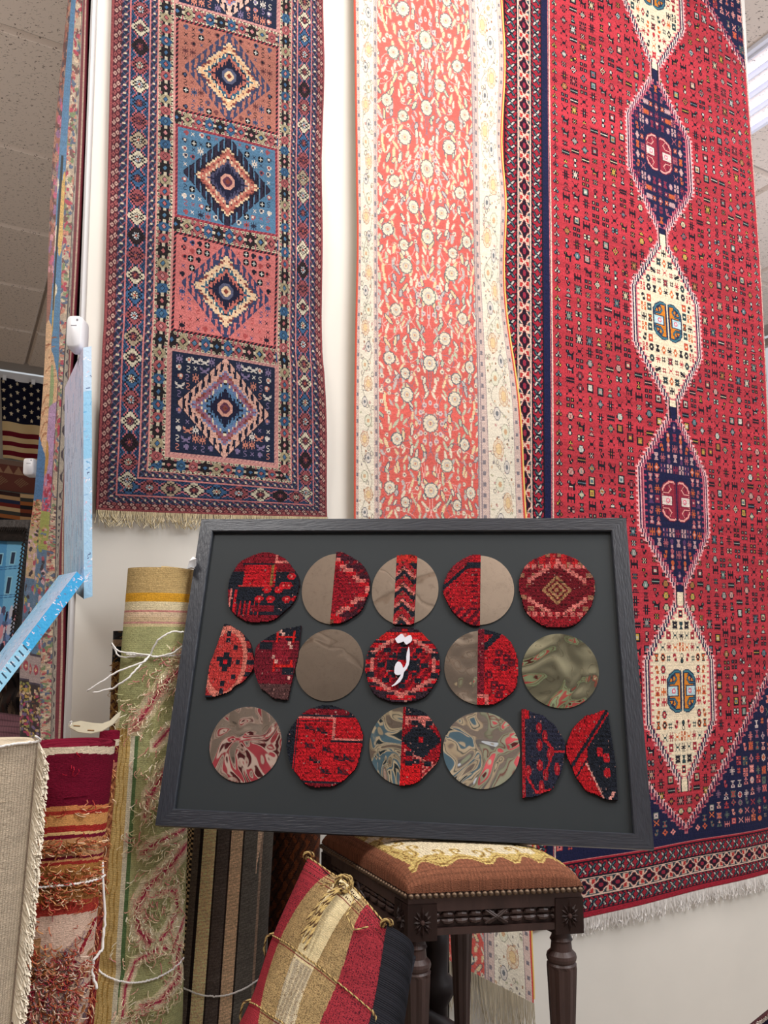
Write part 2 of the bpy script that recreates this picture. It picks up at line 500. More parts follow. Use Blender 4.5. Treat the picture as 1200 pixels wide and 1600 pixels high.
def runner_pattern():
    H, W = 670, 300
    V, U = np.mgrid[0:H, 0:W]; U = U + .5; V = V + .5 - 70
    C = np.zeros((H, W, 3)); C[:] = (34, 36, 58)
    dB = (600 - V) * 85 / 75.0
    D = np.minimum(np.minimum(U, W - U), dB)
    bot = (dB <= np.minimum(U, W - U))
    S = np.where(bot, U, V + 100)
    C[D < 4] = (150, 72, 74)
    m = (D >= 3) & (D < 13)
    C[m] = (84, 36, 46)
    s = np.mod(S, 7.2) - 3.6
    for c, o in ((5.8, 0), (10.2, 3.6)):
        s = np.mod(S + o, 7.2) - 3.6
        e = np.abs(s) / 3.2 + np.abs(D - c) / 2.7
        C[m & (e < 1)] = pick([(190, 150, 136), (160, 84, 84)], np.floor((S + o) / 7.2))[m & (e < 1)]
        C[m & (e < .35)] = (84, 36, 46)
    guard(C, (D >= 13) & (D < 23), D, S, 13, 23)
    C[(D >= 23) & (D < 24.6)] = (198, 112, 112)
    # main border
    m = (D >= 24.6) & (D < 49); c = 36.8
    cell = np.where(bot, 26.0, 21.6)
    s = np.mod(S, cell) - cell / 2; k = np.floor(S / cell); q = D - c
    C[m] = (34, 44, 76)
    C[m & (np.mod(np.abs(s) + np.abs(q), 4) < 1.4)] = (52, 92, 126)
    sx = np.where(bot, s * .83, s)
    e = np.abs(np.round(sx / 2) * 2) / 10.2 + np.abs(np.round(q / 2) * 2) / 12.6
    C[m & (e > 1.2) & (e < 1.34)] = (190, 100, 108)
    C[m & (e < 1.13)] = (20, 20, 30)
    cc = pick([(206, 194, 166), (54, 92, 134), (150, 74, 78), (172, 152, 124), (206, 194, 166), (54, 92, 134), (150, 74, 78), (206, 194, 166), (46, 34, 36), (150, 74, 78)], k)
    C[m & (e < 1.0)] = cc[m & (e < 1.0)]
    C[m & (e < .70)] = (24, 22, 32)
    C[m & (e < .62)] = (cc * .92)[m & (e < .62)]
    r = np.hypot(sx, q * .9); th = np.arctan2(q, sx)
    C[m & (r < 4.6)] = (30, 24, 34)
    C[m & (r < 4.0) & (np.cos(th * 8) > -.1)] = pick([(120, 60, 76), (206, 196, 176), (190, 196, 200), (130, 70, 84)], k)[m & (r < 4.0) & (np.cos(th * 8) > -.1)]
    C[m & (r < 1.5)] = (170, 80, 60)
    C[m & (np.abs(q) < .8) & (np.abs(sx) > 9.6)] = (20, 20, 30)
    C[(D >= 49) & (D < 50.6)] = (204, 122, 118)
    guard(C, (D >= 50.6) & (D < 60), D, S, 50.6, 60)
    C[(D >= 60) & (D < 61.6)] = (204, 130, 122)
    starband(C, (D >= 61.6) & (D < 82), D, S, 71.8, 10.2, 13.5)
    fld = (D >= 82)
    C[fld] = (196, 132, 124)
    # bars between panels
    tops = [(-90, 20), (38, 146), (163, 271), (288, 396), (413, 525)]
    for (a, b_), (c_, d_) in zip(tops[:-1], tops[1:]):
        m = (U > 84) & (U < 216) & (V >= b_) & (V < c_)
        starband(C, m, (V - (b_ + c_) / 2), U, 0, 8.6, 13.3, 3)
    grounds = [(30, 38, 62), (172, 104, 88), (76, 118, 150), (204, 108, 104), (30, 38, 62)]
    hooks = [(212, 168, 150), (58, 64, 96), (44, 38, 58), (54, 62, 98), (212, 160, 142)]
    outer = [(196, 96, 92), (226, 176, 128), (190, 104, 88), (232, 192, 150), (150, 90, 110)]
    mid = [(90, 104, 150), (44, 92, 118), (196, 132, 110), (44, 92, 118), (96, 116, 160)]
    inn = [(160, 74, 72), (190, 104, 88), (70, 70, 100), (196, 104, 92), (80, 120, 160)]
    bm_flower = ['.KKK.', 'KKWKK', 'KWWWK', 'KKWKK', '.KKK.']
    bm_x = ['A.A', '.A.', 'A.A']
    bm_s = ['.AA', 'A..', '.A.', '..A', 'AA.']
    bm_star = ['..A..', 'A.A.A', '.AAA.', 'AAKAA', '.AAA.', 'A.A.A', '..A..']
    bm_dot = ['.AA.', 'ABBA', 'ABBA', '.AA.']
    bm_bird = ['A......A', 'AA....AA', '.AAAAAA.', '..AAAA..', '.AA..AA.']
    for pi, (v0, v1) in enumerate(tops):
        m = (U >= 85) & (U < 215) & (V >= v0) & (V < v1)
        C[m] = (26, 22, 34) if pi in (1, 3) else ((196, 140, 130) if pi in (0, 4) else (130, 40, 56))
        hat = m & (np.mod(U + V, 5) < 1.8)
        C[hat] = (168, 70, 76) if pi in (1, 2, 3) else (170, 110, 112)
        m = (U >= 88) & (U < 212) & (V >= v0 + 3) & (V < v1 - 3)
        C[m] = grounds[pi]
        x = U - 150; y = V - (v0 + v1) / 2
        rr = random.Random(40 + pi)
        # small scattered flowers, both halves alike
        pal = {0: [(196, 120, 100), (120, 104, 140), (200, 190, 180)], 1: [(60, 72, 104), (24, 24, 36), (110, 60, 60)],
               2: [(150, 70, 76), (40, 44, 66), (206, 190, 176)], 3: [(60, 76, 120), (30, 28, 44), (170, 70, 70)], 4: [(196, 120, 100), (120, 104, 140), (200, 190, 180)]}[pi]
        cy = (v0 + v1) / 2 + 70
        for gy in np.arange(-46, 49, 9.2):
            for gx in np.arange(6, 60, 9.4):
                jx, jy = gx + rr.uniform(-1, 1), gy + rr.uniform(-1, 1)
                if (jx / 53 + abs(jy) / 52) < 1.08: continue
                b_ = rr.choice([bm_flower, bm_x, bm_s, bm_star, bm_dot, bm_x, bm_dot])
                a_ = rr.choice(pal)
                if pi in (0, 4): b_ = rr.choice([bm_star, bm_dot, bm_s, bm_x, bm_star, bm_bird])
                cm = {'K': (22, 22, 32), 'W': (200, 200, 190), 'A': a_, 'B': rr.choice(pal)}
                stamp(C, 150 + jx, cy + jy, b_, cm, False, 1.4, 1.4); stamp(C, 150 - jx, cy + jy, b_, cm, True, 1.4, 1.4)
        xs = np.round(x / 3) * 3; ys = np.round(y / 2.6) * 2.6
        t = np.abs(x) / 53 + np.abs(y) / 52
        ts = np.abs(xs) / 53 + np.abs(ys) / 52
        comb = m & (t > .80) & (t < 1.04)
        teeth = comb & (np.mod(np.abs(x) + .8 * (t - .8) * 10, 7.2) < 3.2)
        tip = comb & (t > .97) & (np.mod(np.abs(x) + 1.0, 7.2) < 4.8)
        if pi in (0, 2, 4): C[m & (t > .79) & (t < 1.06) & (np.mod(np.abs(x) + .9, 7.2) < 5.2)] = (22, 20, 34)
        C[teeth | tip] = hooks[pi]
        C[m & (ts > .765) & (ts < .83)] = hooks[pi] if pi != 2 else (34, 28, 46)
        C[m & (ts <= .765)] = outer[pi]
        C[m & (ts <= .765) & (ts > .725)] = (222, 190, 150) if pi in (1, 2, 3) else (120, 130, 170)
        C[m & (ts <= .725) & (ts > .70)] = (140, 70, 60)
        C[m & (ts <= .70) & (ts > .58) & (np.mod(np.abs(x) + 2, 6.5) < 1.9) & (np.mod(np.abs(y) + 1, 5.2) < 2.2)] = (110, 50, 56)
        C[m & (ts <= .585) & (ts > .50)] = mid[pi]
        C[m & (ts <= .585) & (ts > .52) & (np.mod(np.abs(x), 4.4) < 1.6)] = (226, 206, 170)
        C[m & (ts <= .50) & (ts > .478)] = (30, 26, 40)
        C[m & (ts <= .478)] = inn[pi]
        C[m & (t <= .42) & (t > .34) & (np.mod(np.abs(x), 5) < 2.4)] = (28, 28, 52)
        C[m & (ts <= .36)] = (28, 30, 56)
        r = np.maximum(np.maximum(np.abs(x), np.abs(y)), (np.abs(x) + np.abs(y)) * .72)
        C[m & (r < 9)] = (84, 88, 116) if pi in (1, 3) else (212, 150, 130)
        C[m & (r < 5.6)] = (226, 190, 150) if pi in (1, 3) else (96, 50, 70)
        C[m & (r < 2.6)] = (130, 60, 50)
    C *= (1 + .05 * np.sin(V[:, :1] * .05 + 1)[..., None])
    g = C.mean(-1, keepdims=True)
    return jitter((C * .88 + g * .12) * .90, .10, .04)


def px_lattice(rows, off):
    return [[onwall(x, y, off) for x, y in r] for r in rows]


run_rows = [(-70, [(177, -146), (277, -115), (436, -69), (506, -48)]),
            (20, [(175.5, -19), (275, 6), (435, 52), (505, 71)]),
            (38, [(175, 3), (275, 27), (435, 73), (505, 92)]),
            (146, [(171.5, 150), (274, 172), (434, 212), (503.5, 229)]),
            (163, [(171, 171), (274, 193), (433, 233), (503, 250)]),
            (271, [(168, 320), (272, 340), (433, 372), (503, 386)]),
            (288, [(167.5, 343), (271, 362), (433, 398), (503, 412)]),
            (396, [(163, 502), (267, 517), (431, 546), (504, 557)]),
            (413, [(161, 529), (265, 543), (433, 571), (506, 582)]),
            (525, [(153.5, 702), (261, 710), (432, 728), (510, 735)]),
            (553, [(152, 739), (258, 746), (432, 760), (511, 768)]),
            (600, [(150, 797), (257, 802), (431, 807), (512, 808)])]
C = runner_pattern()
us = [0, 85, 215, 300]
uu = np.linspace(0, 300, 301); vv = np.linspace(-70, 600, 671)
G = interp_lattice(us, [r[0] for r in run_rows], px_lattice([r[1] for r in run_rows], .015), uu, vv)
wv = .004 * np.sin(uu[None, :] * .05) * np.sin(vv[:, None] * .017) + .006 * np.exp(-((uu[None, :] - 300) / 18) ** 2) * np.sin(vv[:, None] * .03)
G += -DN * (wv + .003)[..., None] + R.normal(0, .0004, (671, 301, 1)) * DN
runner = thing('hanging_rug', 'blue and rose wool runner with five stepped diamond panels hung on the cream wall', 'rug', G[670, 150])
cloth('pile', G, C, WOOL, runner, .009, DN, (120, 90, 80), (128, 46, 54))


def fringe(name, P, n, ln, col, parent, m=YARN, r=.0012, seed=1, swing=.3, out=None, seg=4, droop=(0, 0, -1), cv=12):
    """loose warp ends hanging along the polyline P"""
    rr = random.Random(seed)
    mb = MB(); P = np.asarray(P, float)
    out = -DN if out is None else np.asarray(out)
    for i in range(n):
        t = (i + rr.random()) / n * (len(P) - 1)
        j = min(int(t), len(P) - 2)
        p = P[j] + (P[j + 1] - P[j]) * (t - j)
        along = (P[j + 1] - P[j]) / np.linalg.norm(P[j + 1] - P[j])
        L = ln * rr.uniform(.6, 1.15); sw = rr.uniform(-swing, swing) + .4 * swing * math.sin(i * .13)
        pts = []
        for k in range(seg + 1):
            s = k / seg
            pts.append(p + np.array(droop) * L * s + along * L * sw * s * s + out * (.004 + .01 * s * rr.random()))
        c = np.array(col) + rr.uniform(-cv, cv)
        mb.tube(pts, r * rr.uniform(.8, 1.3), 3, tuple(c), cap=False)
    o = mb.build(name, m, parent); o['kind'] = 'stuff'
    return o


fringe('fringe', G[670, ::10], 330, .045, (206, 192, 160), runner, seed=3, swing=.5, r=.0012)
# ------------------------------------------------------------ red rug, hexagon medallions
NAVY, CREAM, RED, INK, PINK, TEAL = (26, 28, 60), (226, 208, 178), (170, 50, 60), (26, 20, 30), (222, 140, 140), (60, 92, 96)
BM = [
    ['..KKK..', '.KAAAK.', 'KAABAAK', 'KAABAAK', '.KAAAK.', '..KKK..'],
    ['K.....K', '.K...K.', '..KKK..', '..KKK..', '.K...K.', 'K.....K'],
    ['..K.K..', '..K.K..', 'KKKKKKK', '..KAK..', 'KKKKKKK', '..K.K..', '..K.K..'],
    ['KKK.KKK', 'KAK.KBK', 'KKK.KKK', '...K...', 'KKK.KKK', 'KBK.KAK', 'KKK.KKK'],
    ['K..K..K', 'K..K..K', 'KKKKKKK', 'KKKKKKK', 'K..K..K', 'K..K..K'],
    ['...K...', '..KAK..', '.KABAK.', 'KABBBAK', '.KABAK.', '..KAK..', '...K...'],
    ['KKKKKK', 'KAAAAK', 'KABBAK', 'KABBAK', 'KAAAAK', 'KKKKKK'],
    ['K.K.K.K', 'KAKAKAK', '.KAAAK.', 'KKABAKK', '.KAAAK.', 'KAKAKAK', 'K.K.K.K'],
    ['.KKKKK.', '..KAK..', '...K...', '..KAK..', '.KAAAK.', '.KKKKK.'],
    ['..K......', '.KAK....K', '.KKKK..KK', '..KKKKKK.', '..KAAAKK.', '..K.K.KK.', '..K.K.KK.'],
    ['.KK..KK.', 'KAAKKBBK', '.KKKKKK.', 'KBBKKAAK', '.KK..KK.'],
    ['K.K.K.K.K', '.KKKKKKKK', 'KAAAAAAAA', '.KKKKKKKK', 'K.K.K.K.K'],
    ['...K...', '..KAK..', '.KAAAK.', '...K...', '..KBK..', '.KBBBK.', 'KKKKKKK'],
    ['.K.K.', 'KAKAK', '.KBK.', 'KAKAK', '.K.K.'],
    ['KKK..', 'KAK..', '.K...', '.K.KK', '.KKAK', '..KK.'],
    ['.KK.', 'KAAK', 'KAAK', '.KK.', '.KK.', 'KBBK', 'KBBK', '.KK.'],
]
FILLS = [(176, 178, 168), (186, 172, 140), (120, 136, 126), (176, 146, 66), (150, 104, 60), (86, 108, 116), (176, 134, 124), (190, 182, 166), (136, 134, 128), (150, 60, 66), (120, 44, 54)]


def red_pattern():
    H, W, SP = 1070, 480, 270
    V, U = np.mgrid[0:H, 0:W]; U = U + .5; V = V + .5 - 60
    C = np.zeros((H, W, 3)); C[:] = RED
    C *= (1 + .05 * np.sin(V * .21 + np.sin(V * .05) * 3))[..., None]
    rr = random.Random(5)
    base = 60
    # field motifs in mirrored columns
    for ci, x in enumerate(np.arange(93, 266, 15.4)):
        y = -52 + (ci % 2) * 5
        while y < 930:
            if ci == 0:
                b_ = ['...K...', '..KAK..', '.KAKBK.', 'KAKKKBK', '.KK.KK.', '...K...']; st = 9.5
            else:
                b_ = rr.choice(BM); st = len(b_) * 1.42 + rr.uniform(2.4, 4.2)
            cm = {'K': INK, 'A': rr.choice(FILLS), 'B': rr.choice(FILLS)}
            kx, ky = (1.35, 1.5) if ci == 0 else (1.6 if len(b_[0]) < 8 else 1.4, 1.42)
            stamp(C, x, y + base + st / 2, b_, cm, False, kx, ky); stamp(C, 2 * SP - x, y + base + st / 2, b_, cm, True, kx, ky)
            y += st
    X = np.abs(U - SP)

    def bands(e, ins, ground, teeth, light, out=True):
        """e = depth inside the stepped outline"""
        if out:
            h = (e > -4) & (e <= 0) & ((np.mod(V, 5) < 2.4) | (e > -1.6))
            C[h] = (224, 170, 168)
            C[(e > -5.4) & (e <= -4) & (np.mod(V + 1, 5) < 3.4)] = (206, 110, 114)
        C[ins & (e > 0)] = ground
        C[ins & (e > 0) & (e <= 2.2)] = NAVY
        C[ins & (e > 2.2) & (e <= 4.2)] = light
        C[ins & (e > 4.2) & (e <= 6.4)] = NAVY if np.mean(ground) > 120 else (120, 40, 70)
        C[ins & (e > 6.4) & (e <= 8.2)] = (196, 110, 116)
        C[ins & (e > 8.2) & (e <= 11.5) & (np.mod(V, 6) < 2.4)] = teeth

    def corner(w, keep):
        e = np.where(keep, X - w, -99)
        hh = keep & (e > -4) & (e <= 0) & ((np.mod(V, 5) < 2.4) | (e > -1.6))
        m = keep & (e > 0)
        C[m] = NAVY
        for k in range(260):
            pass
        C[hh] = (224, 170, 168)
        C[m & (e <= 2.4)] = NAVY
        C[m & (e > 2.4) & (e <= 4.8)] = (206, 140, 140)
        C[m & (e > 4.8) & (e <= 7.5)] = (70, 26, 56)
        C[m & (e > 7.5) & (e <= 10)] = (150, 56, 76)
        C[m & (e > 10) & (e <= 14) & (np.mod(V, 6) < 2.6)] = (170, 96, 104)
        return e

    Vs = np.floor(V / 4) * 4
    # corner pieces: bottom V and top V
    wb = (914 - Vs) * 1.09
    eb = corner(wb, (V > 740) & (V < 935))
    wt = 112 + (Vs + 10) * 1.42
    et = corner(wt, (V < 70))
    pal = [(206, 120, 116), (200, 104, 60), (196, 176, 170), (130, 90, 110), (170, 60, 60), (90, 100, 90), (220, 150, 140)]
    sm = [b_ for b_ in BM if len(b_[0]) <= 7]
    for x in np.arange(8, 205, 13.2):
        for y in np.arange(-52, 925, 12.0):
            wv_ = (914 - y) * 1.09 if y > 740 else (112 + (y + 10) * 1.42 if y < 70 else 999)
            if x < wv_ + 22: continue
            b_ = rr.choice(sm)
            k = rr.choice(pal); cm = {'K': k, 'A': rr.choice(pal), 'B': NAVY}
            jy = rr.uniform(-2, 2)
            stamp(C, SP + x, y + base + jy, b_, cm, False, 1.3, 1.3); stamp(C, SP - x, y + base + jy, b_, cm, True, 1.3, 1.3)
    # medallions
    tips = [-93, 100, 293, 486, 679]
    for mi, t0 in enumerate(tips):
        c = t0 + 96.5
        dv = np.abs(V - c)
        dvs = np.floor(dv / 4) * 4
        hw = np.where(dvs < 30, 58, np.maximum(58 - (dvs - 30) * .87, 5.5))
        hw = np.where(dv > 97, -9, hw)
        cream = mi % 2 == 0
        e = hw - X
        near = dv < 97
        e = np.where(near, e, -99)
        ins = near & (dv < 97)
        if cream: bands(e, ins, CREAM, (206, 110, 110), (222, 206, 190))
        else: bands(e, ins, NAVY, (150, 50, 80), (214, 160, 160))
        # stem
        st = (dv > 86) & (dv < 100) & (X < 9)
        C[st & (X > 7)] = (214, 150, 150); C[st & (X <= 7)] = INK; C[st & (X <= 4.6)] = CREAM if cream else NAVY
        # figures on the ground, four-way alike
        c0 = c + base
        pal2 = [(40, 36, 44), (176, 50, 60), (196, 96, 50), (44, 66, 70), (150, 44, 56), (36, 32, 40)] if cream else \
            [(160, 84, 92), (176, 84, 50), (120, 40, 62), (176, 140, 140), (84, 52, 88)]
        for gx in (0, 10.5, 20.5, 30.5, 40):
            for gy in range(0, 84, 11):
                lim = 58 if gy < 30 else 58 - (gy - 30) * .87
                if gx > lim - 15: continue
                if gx < 28 and gy < 25: continue
                if gx == 0 and gy < 28: continue
                b_ = rr.choice(BM if gx == 20.5 else sm)
                k = rr.choice(pal2); cm = {'K': k, 'A': rr.choice(pal2) if rr.random() < .5 else k, 'B': CREAM if cream else (200, 150, 140)}
                for sx in (1, -1):
                    for sy in (1, -1):
                        stamp(C, SP + sx * gx, c0 + sy * gy, b_ if sy > 0 else b_[::-1], cm, sx < 0, 1.2, 1.25)
        # central emblem: two facing hooked halves
        for sx in (-1, 1):
            def q(pts): return [(SP + sx * a * 1.06, c0 + b_ * .66) for a, b_ in pts]
            O = (60, 110, 124) if cream else (222, 150, 140)
            I = (204, 124, 40) if cream else (140, 40, 56)
            K = (36, 44, 70) if cream else (110, 30, 50)
            body = [(1, 0), (1, 28), (5, 31), (11, 31), (19, 24), (22, 17), (22, -17), (19, -24), (11, -31), (5, -31), (1, -28)]
            poly(C, q([(a * 1.06, b_ * 1.05) for a, b_ in body]), K)
            poly(C, q(body), O)
            poly(C, q([(3 if a == 1 else a * .9, b_ * .92) for a, b_ in body]), K)
            poly(C, q([(3.8 if a == 1 else a * .86, b_ * .87) for a, b_ in body]), I)
            poly(C, q([(6, 8), (6, -8), (22, -8), (22, 8)]), K)
            poly(C, q([(7.5, 6.4), (7.5, -6.4), (22, -6.4), (22, 6.4)]), (176, 200, 204) if cream else (206, 190, 180))
            ell(C, SP + sx * 14, c0, 3.4, 2.8, (206, 90, 110)); ell(C, SP + sx * 14, c0, 1.5, 1.2, (220, 200, 200))
            for sy in (-1, 1):
                hk = [(SP + sx * a, c0 + sy * b_) for a, b_ in ((22, 8), (13, 8), (9, 12), (12, 16), (17, 14), (15, 11))]
                line(C, hk, K, 2.2)
                line(C, hk[:4], O, 1)
            C[int(c0) - 19:int(c0) + 19, int(SP + sx * 2) - 1:int(SP + sx * 2) + 1] = K

    # borders (left side and bottom)
    dB = (1010 - V)
    bot = dB < 75 - 0.0
    # left zones by U, bottom zones by V, mitred
    zl = [(0, 5, 'red'), (5, 7, 'ink'), (7, 25, 'x'), (25, 27, 'ink'), (27, 29, 'cr'), (29, 48, 'vine'), (48, 50, 'cr'), (50, 52, 'ink'), (52, 68, 'x'),
          (68, 70, 'ink'), (70, 81, 'navy'), (81, 82.3, 'pk'), (82.3, 83.4, 'navy'), (83.4, 85, 'cr')]
    zb = [(0, 7, 'red'), (7, 8.5, 'ink'), (8.5, 24, 'x'), (24, 25.5, 'ink'), (25.5, 27, 'cr'), (27, 48, 'vine'), (48, 49.5, 'cr'), (49.5, 51, 'ink'),
          (51, 68, 'x'), (68, 70, 'ink'), (70, 72, 'red'), (72, 73.5, 'pk'), (73.5, 75, 'navy')]

    def zone(m, d, S, a, b_, kind):
        q = d - (a + b_) / 2; hw = (b_ - a) / 2
        if kind == 'red': C[m] = (150, 32, 48)
        elif kind == 'ink': C[m] = INK
        elif kind == 'cr': C[m] = (206, 176, 160)
        elif kind == 'pk': C[m] = (196, 110, 110)
        elif kind == 'navy': C[m] = NAVY
        elif kind == 'x':
            C[m] = (150, 36, 50)
            s = np.mod(S, 12.6) - 6.3
            xx = m & (np.abs(np.abs(s) - np.abs(q) * .8) < 2.7) & (np.abs(s) < 5.4) & (np.abs(q) < hw - 1.6)
            C[xx] = (22, 28, 40)
            x2 = m & (np.abs(np.abs(s) - np.abs(q) * .8) < 1.2) & (np.abs(s) < 4.4) & (np.abs(q) < hw - 2.6) & (np.abs(s) > .8)
            C[x2 & (s * q < 0)] = (186, 176, 166); C[x2 & (s * q >= 0)] = (64, 90, 96)
            C[m & (np.abs(q) > hw - 2.4) & (np.mod(S, 6.3) < 2.6)] = (40, 20, 36)
        elif kind == 'vine':
            C[m] = (58, 78, 84)
            P = 22.0
            w = np.sin(S * 2 * math.pi / (2 * P)) * hw * .0
            s = np.mod(S, P) - P / 2; k = np.floor(S / P)
            sg = np.where(np.mod(k, 2) == 0, 1, -1)
            tri = np.mod(np.abs(s) + q * sg, 5) < 2
            C[m & tri] = (28, 34, 44)
            # rosette with cream outline
            r = np.hypot(s * .92, q * 1.0)
            lob = 6.6 + 1.5 * np.cos(4 * np.arctan2(q, s))
            C[m & (np.abs(np.abs(s) - P / 2) < 3.6) & (np.abs(q) < hw * .9)] = (206, 170, 150)
            C[m & (np.abs(np.abs(s) - P / 2 + q * sg * .2) < 2.2) & (np.abs(q) < hw * .8)] = (170, 50, 50)
            C[m & (r < lob + 2.4)] = (214, 180, 160)
            C[m & (r < lob + .7)] = (110, 30, 44)
            C[m & (r < lob - .4)] = (30, 22, 36)
            C[m & (r < 2.6)] = (140, 40, 60)

    dl = U
    for a, b_, kd in zl: zone((U >= a) & (U < b_), U, V + 200, a, b_, kd)
    ur = 540 - U
    for a, b_, kd in zl: zone((ur >= a) & (ur < b_), ur, V + 200, a, b_, kd)
    mit = (dB < np.minimum(U, ur) * 75 / 85.0)
    for a, b_, kd in zb: zone((dB >= a) & (dB < b_) & mit, dB, U, a, b_, kd)
    return jitter(C, .09, .05)


def sl(x0, y0, s, x): return (x, y0 + s * (x - x0))


def redrow(v, ysp, slope, curve=0.0):
    t = (ysp - 100) / 700.0
    xs = np.interp(ysp, [-200, 112, 370, 641, 930, 1232, 1395], [1011, 1023, 1034, 1049, 1061, 1070, 1076])
    xl = np.interp(ysp, [-200, 0, 800, 1400], [856, 857, 862, 868])
    xo = np.interp(ysp, [-200, 0, 800, 1400], [777, 779, 784, 790])
    xr = np.interp(ysp, [-200, 0, 60, 150, 280, 412, 800, 1400], [1148, 1160, 1166, 1174, 1182, 1190, 1203, 1222])
    return (v, [(xo, ysp + slope * (xo - xs) - curve * .5), (xl, ysp + slope * (xl - xs)), (xs, ysp), (xr, ysp + slope * (xr - xs))])


red_rows = [redrow(-60, -100, .56), redrow(100, 112, .47), redrow(196, 240, .42), redrow(293, 371, .375), redrow(390, 505, .30), redrow(486, 641, .215),
            redrow(583, 785, .13), redrow(679, 930, .05), redrow(776, 1080, -.04), redrow(872, 1232, -.12), redrow(935, 1312, -.17), redrow(1010, 1394, -.245)]
C = red_pattern()
uu = np.linspace(0, 456, 457); vv = np.linspace(-60, 1010, 1071)
G = interp_lattice([0, 84, 270, 456], [r[0] for r in red_rows], px_lattice([r[1] for r in red_rows], .010), uu, vv)
# beyond the field's right edge the rug turns back round the end of the wall
ex = G[:, -1:, :]
wr = np.arange(1, 25) * .0022
turn = np.minimum(wr / .02, 1) * math.pi / 2
da = np.cumsum(np.cos(turn) * .0022); dn = np.cumsum(np.sin(turn) * .0022)
G = np.concatenate([G, ex + DA * da[None, :, None] + DN * dn[None, :, None]], 1)
uu2 = np.arange(481)
wv = .006 * np.sin(uu2[None, :] * .035 + 1) * np.sin(vv[:, None] * .008 + .5) + .005
G += -DN * np.where(uu2 < 440, wv, wv[:, 440:441])[..., None] + R.normal(0, .0005, (1071, 481, 1)) * DN
redrug = thing('hanging_rug', 'tall red rug with a chain of cream and navy hexagon medallions', 'rug', G[1070, 200])
cloth('pile', G, C, WOOL, redrug, .009, DN, (120, 60, 60), (110, 30, 44))
fringe('fringe', G[1070, 84:481:11], 620, .058, (226, 222, 218), redrug, seed=9, swing=.35, r=.0016)


